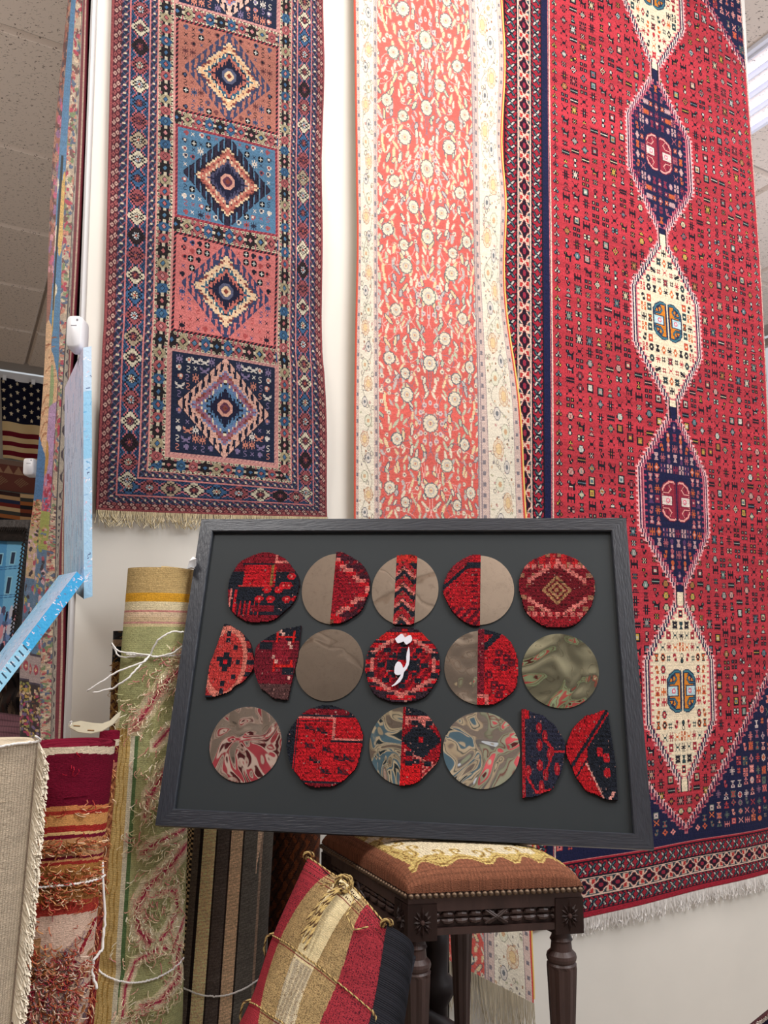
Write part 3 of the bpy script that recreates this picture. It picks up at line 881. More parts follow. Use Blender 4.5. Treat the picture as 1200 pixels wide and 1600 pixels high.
# ------------------------------------------------------------ salmon rug
def salmon_pattern():
    H, W = 1240, 240
    C = np.zeros((H, W, 3)); C[:] = (214, 92, 80)
    V, U = np.mgrid[0:H, 0:W]; U = U + .5; V = V + .5
    C *= (1 + .04 * np.sin(V * .06) * np.sin(V * .017 + 1))[..., None]
    rr = random.Random(21)
    CR, YL, GR, OUT, PKL, GRN = (226, 218, 192), (226, 206, 160), (190, 186, 180), (112, 100, 108), (232, 168, 160), (190, 200, 170)
    cx = 99

    def both(fn, x, y, *a, **k):
        fn(x, y, 1, *a, **k); fn(2 * cx - x, y, -1, *a, **k)

    def leaf(x, y, sx, ang, L, w, col=CR):
        ang = ang if sx > 0 else math.pi - ang
        ell(C, x, y, L + 1, w + .9, OUT if rr.random() < .3 else (206, 120, 110), ang); ell(C, x, y, L, w, col, ang)

    def rosette(x, y, sx, r, n=10, dark=OUT, ring=CR, core=YL):
        for k in range(n):
            a = 2 * math.pi * k / n + .2
            ell(C, x + math.cos(a) * r * .8, y + math.sin(a) * r, r * .36 + 1.0, r * .36 + 1.0, dark)
        for k in range(n):
            a = 2 * math.pi * k / n + .2
            ell(C, x + math.cos(a) * r * .8, y + math.sin(a) * r, r * .30, r * .34, ring)
        ell(C, x, y, r * .62, r * .72, GR); ell(C, x, y, r * .36, r * .44, core)
        ell(C, x, y, r * .2, r * .22, (190, 130, 126))

    # scrolling stems
    for y0 in range(-40, H + 60, 74):
        for ph, x0, am in ((0, 62, 22), (37, 78, 15), (18, 50, 12), (52, 88, 18), (28, 70, 26)):
            pts = []
            for t in np.linspace(0, 1, 40):
                a = t * math.pi * 1.7
                pts.append((x0 + am * math.cos(a + ph) * (1 - .35 * t), y0 + ph + 34 * t + am * .9 * math.sin(a + ph)))
            cc = PKL if rr.random() < .7 else (150, 110, 120)
            line(C, pts, cc, 1); line(C, [(2 * cx - a, b_) for a, b_ in pts], cc, 1)
    # dense leaves, buds and flowers
    gy = 0
    while gy < H:
        for gx in np.arange(41, 99, 8.6):
            x = gx + rr.uniform(-2.6, 2.6); y = gy + rr.uniform(-3, 3)
            k = rr.random()
            ang = rr.uniform(.9, 2.2); L = rr.uniform(3.4, 6.4)
            if k < .70:
                w_ = rr.uniform(1.0, 1.8); cc = rr.choice([CR, YL, CR, GR, GRN])
                both(lambda a, b_, s: leaf(a, b_, s, ang, L, w_, cc), x, y)
            elif k < .90:
                r_ = rr.uniform(1.4, 2.3)
                def bud(a, b_, s):
                    ell(C, a, b_, r_ + 1, r_ + 1.3, (200, 130, 120)); ell(C, a, b_, r_, r_ + .6, CR); ell(C, a, b_, .9, .9, (130, 116, 120))
                both(bud, x, y)
            else:
                both(lambda a, b_, s: leaf(a, b_, s, ang, 6.5, 1.5, YL), x, y)
        gy += 8.2
    for y0 in range(-20, H + 60, 148):
        for dx, dy, r_, n_ in ((28, 10, 6.2, 12), (0, 40, 7.4, 13), (40, 62, 5.2, 10), (18, 88, 5.6, 12), (48, 118, 5.2, 11), (0, 118, 6.4, 12), (30, 134, 4.6, 9)):
            dk = rr.choice([OUT, (96, 104, 112), (130, 110, 110), (110, 120, 116)])
            if dx == 0: rosette(cx, y0 + dy, 1, r_, n_, dk)
            else: both(lambda a, b_, s: rosette(a, b_, s, r_, n_, dk), cx - dx, y0 + dy)
        for k in range(12):
            a = 2 * math.pi * k / 12
            ell(C, cx + math.cos(a) * 13, y0 + 40 + math.sin(a) * 24, 2.5, 2.9, (214, 190, 186)); ell(C, cx + math.cos(a) * 13, y0 + 40 + math.sin(a) * 24, 1.1, 1.2, (150, 130, 140))
        for s in (1, -1):
            ell(C, cx + s * 52, y0 + 20, 2.4, 11, YL, s * .12); ell(C, cx + s * 50, y0 + 20, 1.6, 9, (224, 92, 78), s * .12)
    # borders
    for side in (0, 1):
        d = U if side == 0 else W - U
        bw = 40 if side == 0 else 82
        dd = d * 40 / bw
        m = d < bw
        C[m] = (230, 226, 206)
        C[(dd < 1.6)] = (206, 70, 62)
        g1 = (dd >= 1.6) & (dd < 7); g2 = (dd >= 32) & (dd < 40)
        C[g1 | g2] = (212, 196, 184)
        C[(g1 | g2) & (np.mod(V * 1.0 + d, 3) < 1)] = (198, 166, 160)
        C[g1 & (np.mod(V, 15) < 4) & (dd > 3) & (dd < 5.6)] = (120, 116, 124)
        C[g2 & (np.mod(V, 13) < 5) & (dd > 34) & (dd < 36.6)] = (126, 120, 126)
        for a in (7, 32, 40, 37.6): C[np.abs(dd - a) < .35 * 40 / bw + .12] = (150, 136, 140)
    for side, (x0, x1) in enumerate(((8, 32), (176, 224))):
        xc = (x0 + x1) / 2; hw = (x1 - x0) / 2
        def olell(a, b_, rx, ry, oc, ic):
            ell(C, a, b_, rx + .9, ry + .9, oc); ell(C, a, b_, rx, ry, ic)
        y = 6; k = 0
        pts = [(xc + hw * .7 * math.sin(yy * .085), yy) for yy in range(0, H, 2)]
        line(C, pts, (170, 166, 150), 1)
        for i in range(int(H * (1.0 if side == 0 else 1.9) / 2.6)):
            a, b_ = rr.uniform(x0 + 1, x1 - 1), rr.uniform(0, H)
            kk = rr.random()
            if kk < .5: ell(C, a, b_, rr.uniform(.8, 1.8), rr.uniform(1, 2.6), rr.choice([(176, 178, 150), (200, 172, 140), (140, 134, 130), (196, 160, 150)]), rr.uniform(0, 3))
            elif kk < .75: olell(a, b_, 1.6, 2, (140, 136, 130), (226, 220, 196))
            elif kk < .83: ell(C, a, b_, 1.4, 1.7, (156, 110, 80))
        while y < H:
            kind = k % 3
            r = min(hw * .52, 9)
            xx = xc + (hw - r) * .5 * (1 if k % 2 else -1)
            if kind == 0:
                olell(xx, y, r, r * 1.25, (190, 150, 120), (228, 216, 186)); olell(xx, y, r * .55, r * .7, (190, 150, 120), (226, 200, 150))
                for q in range(7):
                    a = q * .9; ell(C, xx + math.cos(a) * r * .8, y + math.sin(a) * r, 1.6, 1.6, (214, 190, 160))
            elif kind == 1:
                olell(xx, y, r * .62, r * .8, (96, 96, 104), (214, 210, 200)); ell(C, xx, y, r * .3, r * .3, (110, 116, 120))
            else:
                olell(xx, y, r * .8, r * .95, (150, 150, 130), (222, 224, 200)); ell(C, xx, y, r * .35, r * .4, (206, 170, 130))
            y += 21; k += 1
    # end border across the bottom
    return jitter(C * np.array([.94, .91, .90]), .05, .03)


sal_rows = []
ys = [-150, 0, 100, 210, 300, 400, 530, 640, 787, 1000, 1250, 1500]
for y in ys:
    xl = np.interp(y, [-150, 0, 150, 400, 600, 800, 1600], [551, 552.5, 554, 557, 553.5, 553.5, 560])
    x1 = np.interp(y, [-150, 0, 400, 800, 1600], [588, 589, 590.5, 592, 596])
    x2 = np.interp(y, [-150, 0, 270, 400, 800, 1600], [727, 731, 739, 742, 750, 756])
    xr = np.interp(y, [-150, 0, 60, 210, 270, 400, 530, 640, 787, 1000, 1250, 1560], [779, 781, 786, 784, 789, 788.5, 799, 809, 823, 829, 832, 828])
    end = np.interp(y, [900, 1500], [0, 1])
    def yy(x): return y + (x - 700) * (.26 * (1020 - y) / 1000 * (1 - end) + end * .5)
    sal_rows.append((y, [(xl, yy(xl)), (x1, yy(x1)), (x2, yy(x2)), (xr, yy(xr))]))
C = salmon_pattern()
H, W = C.shape[:2]
uu = np.linspace(0, 240, 241); vv = np.linspace(-150, 1500, H + 1)
G = interp_lattice([0, 40, 158, 240], [r[0] for r in sal_rows], px_lattice([r[1] for r in sal_rows], .034), uu, vv)
wv = .005 * np.sin(uu[None, :] * .09 + vv[:, None] * .004) + .010 * np.exp(-((uu[None, :] - 232) / 22) ** 2) * np.sin(vv[:, None] * .021 + 1) + .006 * np.sin(vv[:, None] * .013) * (uu[None, :] / 240)
G += -DN * (wv + .004)[..., None] + R.normal(0, .00035, (H + 1, 241, 1)) * DN
salmon = thing('hanging_rug', 'narrow salmon floral rug with cream borders hung between the blue runner and red rug', 'rug', G[H, 120])
cloth('pile', G, C, SILK, salmon, .006, DN, (200, 190, 160), (226, 190, 120))
fringe('fringe', G[H, ::10], 240, .16, (214, 204, 184), salmon, seed=19, swing=.12, r=.0014, seg=5)
mb = MB(); mb.tube([g + DA * .002 for g in G[::12, 240]], .0032, 6, (232, 196, 110)); mb.build('selvedge', YARN, salmon)
mb = MB(); mb.tube([g for g in G[::12, 0]], .003, 6, (206, 90, 70)); mb.build('selvedge', YARN, salmon)
# ------------------------------------------------------------ framed artwork
FP = [(315, 812), (978, 810), (1022, 1328), (243, 1290)]
zz = [1.16979407, 1.09191842, 0.92212435, 1.0]
FS = 1.85
cor = []
for (x, y), z in zip(FP, zz): cor.append(CAM + ray(x, y) * z * FS)
FU = cor[1] - cor[0]; FU /= np.linalg.norm(FU)
FN = np.cross(cor[3] - cor[0], FU); FN /= np.linalg.norm(FN)
if FN[1] > 0: FN = -FN
FV = np.cross(FU, FN); FV = FV if FV[2] < 0 else -FV      # down the panel


def onart(x, y, lift=0.0):
    r = ray(x, y); o = cor[0] + FN * lift
    return CAM + r * (((o - CAM) @ FN) / (r @ FN))


EBONY = mat('black_stained_wood', (46, 50, 58), rough=.36, spec=.5, bump=.3, bscale=90, noise=.15, nscale=60)
nt = EBONY.node_tree
PANEL = mat('charcoal_panel', (40, 46, 49), rough=.62, spec=.35, noise=.05, nscale=5, bump=.08, bscale=14)
art = thing('framed_artwork', 'black framed charcoal board with rug and mirror discs resting on the tapestry stool', 'artwork', (cor[2] + cor[3]) / 2)
FI = [(332, 830), (955, 829), (990, 1302), (272, 1263)]
outer_b = [p - FN * .022 for p in cor]
outer_f = [p + FN * .004 for p in cor]
inner_f = [onart(x, y, .004) for x, y in FI]
inner_b = [p - FN * .016 for p in inner_f]
for k in range(4):
    k2 = (k + 1) % 4
    mb = MB()
    # rail with a small inner step
    c_out = outer_f[k] * .985 + inner_f[k] * .015; d_out = outer_f[k2] * .985 + inner_f[k2] * .015
    lip1 = inner_f[k] * .94 + outer_f[k] * .06; lip2 = inner_f[k2] * .94 + outer_f[k2] * .06
    prof = [(outer_b[k], outer_b[k2]), (outer_f[k] - FN * .003, outer_f[k2] - FN * .003), (c_out, d_out), (lip1, lip2),
            (inner_f[k] - FN * .003, inner_f[k2] - FN * .003), (inner_b[k], inner_b[k2])]
    V = [a for a, b_ in prof] + [b_ for a, b_ in prof]
    n = len(prof)
    mb.add(V, [(i, (i + 1) % n, n + (i + 1) % n, n + i)[::-1] for i in range(n)] + [tuple(range(n)), tuple(range(2 * n - 1, n - 1, -1))])
    m2 = EBONY.copy() if k in (1, 3) else EBONY
    for nd in m2.node_tree.nodes:
        if nd.type == 'MAPPING': nd.inputs['Scale'].default_value = (.15, 3, 3) if k in (0, 2) else (3, 1.5, .2)
    mb.build('frame_rail', m2, art)
mb = MB()
ib = [p - FN * .0120 for p in inner_f]; ib2 = [p - FN * .0155 for p in inner_f]
grow = lambda q: [p + (p - sum(q) / 4) * .01 for p in q]
mb.hexa(grow(ib2)[::-1], grow(ib)[::-1]); mb.build('backing_board', PANEL, art)
LIFT = .004 - .0120


def apt(u, v, o, h):
    return o + FU * u + FV * v + FN * h


PXM = np.linalg.norm(onart(700, 1000) - onart(600, 1000)) / 100    # metres per pixel in the middle of the board


def baluch(kind, seed, n=64):
    """coarse Baluch pile, n x n knots"""
    rr = random.Random(seed); C = np.zeros((n, n, 3))
    Y, X = np.mgrid[0:n, 0:n]; X = X + .5; Y = Y + .5
    NV, RD, DR, PK, BR = (34, 38, 48), (196, 30, 40), (126, 26, 38), (214, 120, 112), (110, 66, 50)
    C[:] = DR
    c = n / 2
    if kind == 'gul':
        x, y = np.abs(X - c), np.abs(Y - c)
        C[:] = (56, 40, 50)
        hexa = np.maximum(x / 27, (x * .55 + y) / 25)
        st = np.maximum(np.floor(x / 3) * 3 / 27, (np.floor(x / 3) * 3 * .55 + np.floor(y / 2) * 2) / 25)
        C[(Y < 12) & (Y > 5)] = (200, 36, 36)
        C[(st < 1.18) & (np.mod(Y, 7) < 4)] = RD
        C[(st < 1.0)] = PK
        C[(st < .86)] = DR
        C[(st < .86) & (np.mod(X * 1.3 + Y, 9) < 3)] = RD
        C[(st < .5) & (st > .36) & (np.mod(X, 10) < 6)] = NV
        C[(x < 13) & (y < 4) | (x < 5) & (y < 10)] = NV
        C[(x < 4) & (y < 4)] = RD
        for a, b_ in ((18, 0), (0, 17), (13, 12), (26, 8)): C[(np.abs(x - a) < 3) & (np.abs(y - b_) < 2.4)] = NV
    elif kind == 'gold':
        x, y = np.abs(X - c), np.abs(Y - c)
        C[:] = DR
        C[(np.mod(Y, 9) < 4) & (np.mod(X + np.floor(Y / 9) * 5, 11) < 5)] = (150, 104, 80)
        st = (np.floor(x / 3) * 3 * .8 + np.floor(y / 2) * 2) / 24
        C[(st < 1.05) & (y > 6)] = PK; C[(st < .86)] = (110, 24, 34)
        C[(Y < 14) & (np.mod(X, 9) < 5)] = (180, 36, 40); C[(Y > 50)] = (150, 30, 40)
        C[(x + y < 15) & (np.mod(x + y, 5) < 3)] = (166, 122, 84)
        C[(np.abs(y - 20) < 2) & (np.mod(X, 6) < 4)] = (206, 110, 104)
    elif kind == 'garden':
        C[:] = NV
        C[:18, :] = DR; C[12:30, 14:38] = RD; C[10:12, 12:40] = NV; C[12:30, 38:40] = (150, 110, 60); C[12:32, 40:42] = RD
        C[30:32, 10:40] = (200, 50, 50); C[:8, 40:42] = PK; C[8:10, 40:62] = PK; C[34:, 8:10] = RD; C[33:54, 4:6] = PK; C[34:, :4] = DR
        C[46:60, 10:22] = DR
        for i in range(10): C[44:62, 12 + i * 2] = RD if i % 2 else NV
        for a, b_ in ((30, 42), (40, 42), (36, 34), (54, 30), (46, 34), (54, 42), (62, 42), (56, 22), (50, 30)):
            ell(C, a, b_, 3.6, 3, RD); ell(C, a, b_, 1, 1, PK)
        C[48:53, 24:44] = DR; C[56:, :] = DR
    elif kind == 'panel':
        C[:] = (190, 30, 40)
        C[:10, :] = NV; C[4:9, 6:50] = DR; C[:, :7] = NV; C[12:, 8:9] = NV
        C[10:12, 6:38] = PK; C[10:28, 37:39] = PK; C[26:28, 39:] = PK; C[12:26, 41:] = RD; C[28:29, 36:] = NV
        C[13:14, 10:36] = NV
        for a, b_ in ((18, 20), (28, 22), (20, 34), (34, 36), (44, 42), (52, 42), (24, 44), (34, 52), (48, 52)):
            for s in range(4):
                line(C, [(a - 4, b_ - s), (a, b_ - 3 + s), (a + 4, b_)], NV if s % 2 else (120, 26, 34), 1)
        C[58:60, :] = NV; C[60:, 20:] = DR
        C[(X + (n - Y) < 20)] = NV
    elif kind == 'diag':
        C[:] = (184, 30, 40)
        C[(np.mod(X * 3 + Y * 5, 11) < 3)] = (150, 26, 36)
        t = X + Y * 1.1
        C[(np.abs(t - 34) < 2.4) & (Y > 11)] = NV; C[(Y > 8) & (Y < 13) & (X > 20)] = NV
        C[t < 30] = (150, 34, 44)
        for y0 in range(18, 56, 5): C[(Y >= y0) & (Y < y0 + 2) & (X > 24 + (y0 % 3)) & (X < 30)] = (96, 22, 34)
        C[(Y > 48) & (np.mod(X + Y, 8) < 4)] = (96, 26, 40)
    elif kind == 'flowers':
        C[:] = (46, 48, 66)
        for a, b_ in ((26, 14), (34, 20), (26, 26), (40, 32), (26, 40), (34, 46), (28, 54), (50, 42), (10, 44)):
            ell(C, a, b_, 4.2, 4, (170, 36, 48)); ell(C, a, b_, 1.6, 1.4, (216, 90, 84))
        C[:8, :12] = RD; C[:, :6] = (170, 36, 46)
        line(C, [(6, 46), (20, 58), (44, 56), (52, 50)], (190, 40, 50), 2); line(C, [(34, 22), (46, 30), (60, 30)], (196, 40, 50), 2); line(C, [(46, 30), (36, 42)], (180, 36, 46), 2)
    elif kind == 'stripes':
        t = Y + X * .8
        C[:] = (186, 28, 38)
        C[(t > 44) & (t < 48) | (t > 56) & (t < 58)] = NV
        C[(t > 50) & (X > 28) & (X + 20 > Y * .7)] = NV
        for a, b_ in ((44, 30), (52, 34), (52, 44)): ell(C, a, b_, 4, 3.4, (190, 34, 44))
        s = Y - X * 1.15
        C[(np.abs(s - 8) < 1.4) & (t > 58)] = (216, 150, 140)
        C[(s > 9.4) & (t > 58)] = (170, 26, 36)
        C[(s > 9.4) & (t > 58) & (np.mod(X * 7 + Y * 3, 11) < 4)] = (206, 34, 40)
        C[(Y > 56) & (np.abs(t - 104) < 1.6)] = (216, 150, 140)
    elif kind == 'cross':
        C[:] = (196, 62, 60)
        x, y = X - 22, Y - c
        r = np.hypot(x * 1.0, y)
        C[(np.abs(r - 28) < 3.2) & (np.mod(np.floor(Y / 3), 2) < 2)] = (220, 128, 112)
        C[r > 31] = (170, 50, 54)
        C[(r > 31) & (np.mod(Y, 10) < 4)] = NV
        C[(np.abs(x) < 9) & (np.abs(y) < 4) | (np.abs(x) < 4) & (np.abs(y) < 8)] = NV
        C[(np.abs(x) < 3) & (np.abs(y) < 2.4)] = RD
        for a, b_ in ((22, 14), (22, 8), (22, 50), (34, 20), (36, 44), (12, 30), (40, 32), (22, 56)): C[(np.abs(X - a) < 2.8) & (np.abs(Y - b_) < 2.4)] = NV
    elif kind == 'anchor':
        C[:] = (120, 30, 44)
        C[:14] = NV; C[50:] = (90, 60, 60)
        C[(np.abs(X - 40) + np.abs(Y - 24) < 16)] = (150, 34, 50)
        for y0 in (10, 34):
            C[y0:y0 + 2, 30:58] = (214, 36, 34); C[y0 - 4:y0 + 6, 30:33] = (214, 36, 34); C[y0 - 4:y0 + 6, 54:57] = (214, 36, 34)
        for a, b_ in ((50, 16), (53, 19), (30, 27), (34, 31), (50, 40), (54, 44), (36, 6), (40, 8)): C[b_ - 1:b_ + 2, a - 2:a + 2] = (222, 170, 156)
        C[16:22, 8:26] = NV; C[36:42, 44:60] = NV
    elif kind == 'star':
        C[:] = (140, 24, 36)
        C[(np.mod(X * 5 + Y * 3, 7) < 2)] = (190, 30, 40)
        x, y = np.abs(X - 46), np.abs(Y - 27)
        C[(np.floor(x / 2) * 2 + np.floor(y / 2) * 2 < 15)] = NV; C[(x < 2.5) & (y < 2.5)] = RD
        C[:8, 32:] = NV
        w = 12 + np.mod(X, 7) * .8
        C[(Y < w) & (Y > 9 - (X - 32) * .05) & (X > 32)] = PK
        C[(np.abs(Y - (36 + (X - 32) * .45)) < 1.2) & (X > 32)] = PK
        C[(Y > 46) & (X < 46)] = (214, 30, 36); C[(Y > 44) & (X > 48) & (np.mod(X + Y, 4) < 2)] = PK
        for a, b_ in ((36, 38), (42, 44), (52, 46), (36, 46), (40, 14), (52, 14)): C[(np.abs(X - a) < 2.6) & (np.abs(Y - b_) < 2.4)] = NV
    elif kind == 'half':
        x, y = np.abs(X - 26), np.abs(Y - 33)
        C[:] = (70, 30, 42)
        C[(np.mod(Y, 8) < 4) & (np.mod(X + Y, 7) < 4)] = DR
        st = (np.floor(x / 3) * 3 * .75 + np.floor(y / 3) * 3 * 1.0) / 25
        C[st < 1.15] = PK; C[(st < 1.15) & (np.mod(np.floor(Y / 3), 3) == 0)] = RD; C[st < .92] = (160, 26, 40)
        C[(st < .92) & (np.mod(X * 3 + Y * 5, 13) < 4)] = (120, 24, 38)
        C[(Y > 56) & (X < 40)] = RD; C[(Y > 58) & (X < 34) & (np.mod(X, 6) < 3)] = BR
    elif kind == 'blot':
        C[:] = (194, 30, 40)
        C[(np.mod(X * 5 + Y * 3, 9) < 2)] = (160, 26, 38)
        C[np.abs((Y - 8) + (X - 42) * 1.0) < 3.5] = NV; C[(Y < 5)] = NV
        C[(X < 34)] = (120, 30, 44)
        for a, b_ in ((46, 20), (52, 24), (44, 28), (50, 32), (56, 28), (42, 46), (48, 48), (46, 54), (38, 38)): ell(C, a, b_, 3.4, 3, (96, 26, 40)); ell(C, a, b_, 1.2, 1, RD)
        C[(Y > 54) & (X < 38)] = PK; C[(Y > 57) & (X < 35)] = RD
    elif kind == 'strip':
        C[:] = NV
        C[:9] = (200, 50, 44)
        for y0 in range(8, 66, 14):
            z_ = np.abs(np.mod(X, 20) - 10) * .9
            C[np.abs(Y - y0 - z_) < 3] = (176, 40, 48)
            C[np.abs(Y - y0 - 5 - z_) < 1.6] = PK
        C[(np.mod(X, 9) < 3) & (np.mod(Y, 7) < 2)] = BR
    # warp showing between the knots
    C = C * .93 * (1 + R.uniform(-.16, .16, (n, n, 1)))
    dots = R.random_sample((n, n)) < .14
    C[dots] = C[dots] * .6
    dots = R.random_sample((n, n)) < .012
    C[dots] = (150, 110, 104)
    C[1::3] *= .86
    return C


KNOT = mat('baluch_pile', attr=True, rough=.9, spec=.12, bump=.6, bscale=400)
BACKF = mat('black_felt', (20, 18, 22), rough=1)


def felt(px, py, rx, ry, kind, seed, parent, x0=-1.1, x1=1.1, wob=.02, name='rug_disc', skew=0.0, bulge=None, label=None):
    """raised cut-out of pile carpet glued on the board. x0..x1: kept part in disc units"""
    o = onart(px, py, LIFT)
    sx = np.linalg.norm(onart(px + 1, py, LIFT) - o); sy = np.linalg.norm(onart(px, py + 1, LIFT) - o)
    a, b_ = rx * sx, ry * sy
    n = 84
    P = baluch(kind, seed)
    rr = random.Random(seed)
    ph = [rr.uniform(0, 6.28) for _ in range(4)]
    Y, X = np.mgrid[0:n, 0:n]
    gx = (X + .5) / n * 2 - 1; gy = (Y + .5) / n * 2 - 1
    gx, gy = gx * 1.04, gy * 1.04
    th = np.arctan2(gy, gx)
    rad = 1 + wob * np.sin(3 * th + ph[0]) + wob * .7 * np.sin(5 * th + ph[1]) + wob * .5 * np.sin(9 * th + ph[2])
    if bulge is not None:   # half disc: flat side at x=0, bulging to bulge*1
        gx2 = gx * bulge
        s = (gx2 + 1) / 2 - skew * gy * (1 - (gx2 + 1) / 2)
        keep = (s > .0) & ((s) ** 2 + gy ** 2 < rad ** 2 * .98)
        u = np.where(True, gx, gx)
    else:
        keep = (gx ** 2 + gy ** 2 < rad ** 2) & (gx > x0) & (gx < x1)
    hgt = .0075 + R.uniform(-.0006, .0006, (n + 1, n + 1)) + .0
    vid = -np.ones((n + 1, n + 1), int); V = []; Fc = []; Cc = []

    def vert(j, i):
        if vid[j, i] < 0:
            vid[j, i] = len(V)
            V.append(apt((i / n * 2 - 1) * 1.04 * a, (j / n * 2 - 1) * 1.04 * b_, o, hgt[j, i]))
        return vid[j, i]
    PI = P[np.clip((Y * 64 / n).astype(int), 0, 63), np.clip((X * 64 / n).astype(int), 0, 63)]
    for j, i in zip(*np.nonzero(keep)):
        Fc.append((vert(j, i), vert(j + 1, i), vert(j + 1, i + 1), vert(j, i + 1))); Cc.append(PI[j, i])
    def low(j, i):
        V.append(apt((i / n * 2 - 1) * 1.04 * a, (j / n * 2 - 1) * 1.04 * b_, o, 0.0)); return len(V) - 1
    K = np.pad(keep, 1)
    for j, i in zip(*np.nonzero(keep)):
        for dj, di, e in ((-1, 0, ((j, i), (j, i + 1))), (1, 0, ((j + 1, i + 1), (j + 1, i))), (0, -1, ((j + 1, i), (j, i))), (0, 1, ((j, i + 1), (j + 1, i + 1)))):
            if not K[j + 1 + dj, i + 1 + di]:
                p, q = e
                Fc.append((vert(*p), vert(*q), low(*q), low(*p))); Cc.append((40, 14, 20))
    ob = mesh(name, np.array(V), Fc, KNOT, parent, np.array(Cc))
    if label: ob['label'] = label
    return ob


ACRYL = mat('acrylic_edge', (235, 235, 235), rough=.3)


def mirror_mat(name, strength, scale, rough=.03, tint=(205, 198, 190)):
    m = bpy.data.materials.new(name); m.use_nodes = True
    nt = m.node_tree; b = nt.nodes['Principled BSDF']
    b.inputs['Base Color'].default_value = (*lin(np.array(tint, float)), 1)
    b.inputs['Metallic'].default_value = 1; b.inputs['Roughness'].default_value = rough
    tc = nt.nodes.new('ShaderNodeTexCoord')
    n = nt.nodes.new('ShaderNodeTexNoise'); n.inputs['Scale'].default_value = scale; n.inputs['Detail'].default_value = .6
    n.inputs['Distortion'].default_value = 1.1
    bp = nt.nodes.new('ShaderNodeBump'); bp.inputs['Strength'].default_value = strength; bp.inputs['Distance'].default_value = .01
    nt.links.new(tc.outputs['Object'], n.inputs['Vector']); nt.links.new(n.outputs['Fac'], bp.inputs['Height'])
    nt.links.new(bp.outputs['Normal'], b.inputs['Normal'])
    return m


FLATM = mirror_mat('flat_mirror', .03, 12)
WAVY = mirror_mat('rippled_mirror', .42, 11, tint=(236, 230, 226))
WAVY2 = mirror_mat('rippled_mirror', .75, 10, tint=(170, 176, 156))
SEMI = mirror_mat('lightly_rippled_mirror', .3, 12)


def mirror(px, py, rx, ry, m, parent, x0=-1.1, x1=1.1, name='mirror_disc', label=None):
    o = onart(px, py, LIFT)
    sx = np.linalg.norm(onart(px + 1, py, LIFT) - o); sy = np.linalg.norm(onart(px, py + 1, LIFT) - o)
    pts = []
    for k in range(72):
        t = 2 * math.pi * k / 72
        x, y = math.cos(t), math.sin(t)
        x = min(max(x, x0), x1)
        if pts and abs(pts[-1][0] - x) < 1e-6 and abs(x) == max(abs(x0), abs(x1)) and len(pts) > 1 and abs(pts[-2][0] - x) < 1e-6: pts.pop()
        pts.append((x, y))
    # straight cuts: clip properly
    pts = [(x, y) for x, y in pts]
    mb = MB(); n = len(pts)
    base = [apt(x * rx * sx, y * ry * sy, o, 0) for x, y in pts]; top = [p + FN * .003 for p in base]
    mb.add(base + top, [(i, (i + 1) % n, n + (i + 1) % n, n + i) for i in range(n)])
    mb.add(top, [tuple(range(n))])
    ob = mb.build(name, m, parent)
    if label: ob['label'] = label
    rim = MB(); rim.tube([p + FN * .0015 for p in base] + [base[0] + FN * .0015], .0016, 5); rim.build('polished_edge', ACRYL, ob)
    return ob


for args in ((411, 919, 55, 54, 'garden'), (869, 923, 59, 58, 'gold'), (629, 1040, 58, 59, 'gul'), (508, 1165, 59, 64, 'panel')):
    felt(*args, seed=args[0], parent=art)
mirror(524, 920, 52, 55, FLATM, art, x1=-.06); felt(524, 920, 53, 56, 'half', 3, art, x0=-.06)
mirror(633, 922, 52, 54, FLATM, art, x1=-.3); mirror(633, 922, 52, 54, FLATM, art, x0=.32); felt(633, 922, 52, 55, 'strip', 4, art, x0=-.3, x1=.32, name='rug_strip')
mirror(749, 922, 54, 54, FLATM, art, x0=.03); felt(749, 922, 55, 55, 'diag', 5, art, x1=.03)
mirror(515, 1039, 53, 56, FLATM, art)
mirror(752, 1043, 58, 58, SEMI, art, x1=-.1); felt(752, 1043, 59, 59, 'blot', 6, art, x0=-.1)
mirror(875, 1048, 60, 58, WAVY2, art)
mirror(384, 1163, 56, 59, WAVY, art)
mirror(632, 1165, 55, 61, SEMI, art, x1=-.07); felt(632, 1165, 56, 61, 'star', 7, art, x0=-.07)
mirror(752, 1172, 60, 60, WAVY, art)
felt(364, 1035, 33, 57, 'cross', 8, art, name='rug_half_disc', bulge=1, skew=-.22)
felt(430, 1035, 34, 58, 'anchor', 9, art, name='rug_half_disc', bulge=-1, skew=.12)
felt(849, 1178, 34, 70, 'flowers', 10, art, name='rug_half_disc', bulge=1)
felt(922, 1179, 37, 71, 'stripes', 12, art, name='rug_half_disc', bulge=-1, skew=-.1)

# calligraphy cut from white acrylic
GLYPH = mat('white_acrylic', (226, 226, 236), rough=.25, spec=.5)
gl = bpy.data.objects.new('calligraphy', None); COL.objects.link(gl); gl.parent = art; gl['label'] = 'white acrylic calligraphy letters'
bpy.context.view_layer.update()


def glyph(name, pts):
    q = [onart(560 + x * 140 / 1200, 970 + y * 140 / 1200, LIFT + .0095) for x, y in pts]
    mb = MB(); n = len(q); top = [p + FN * .003 for p in q]
    mb.add(q + top, [(i, (i + 1) % n, n + (i + 1) % n, n + i) for i in range(n)] + [tuple(range(n, 2 * n))])
    o = mb.build(name, GLYPH, None)
    o.parent = gl
    o.matrix_parent_inverse = gl.matrix_world.inverted()


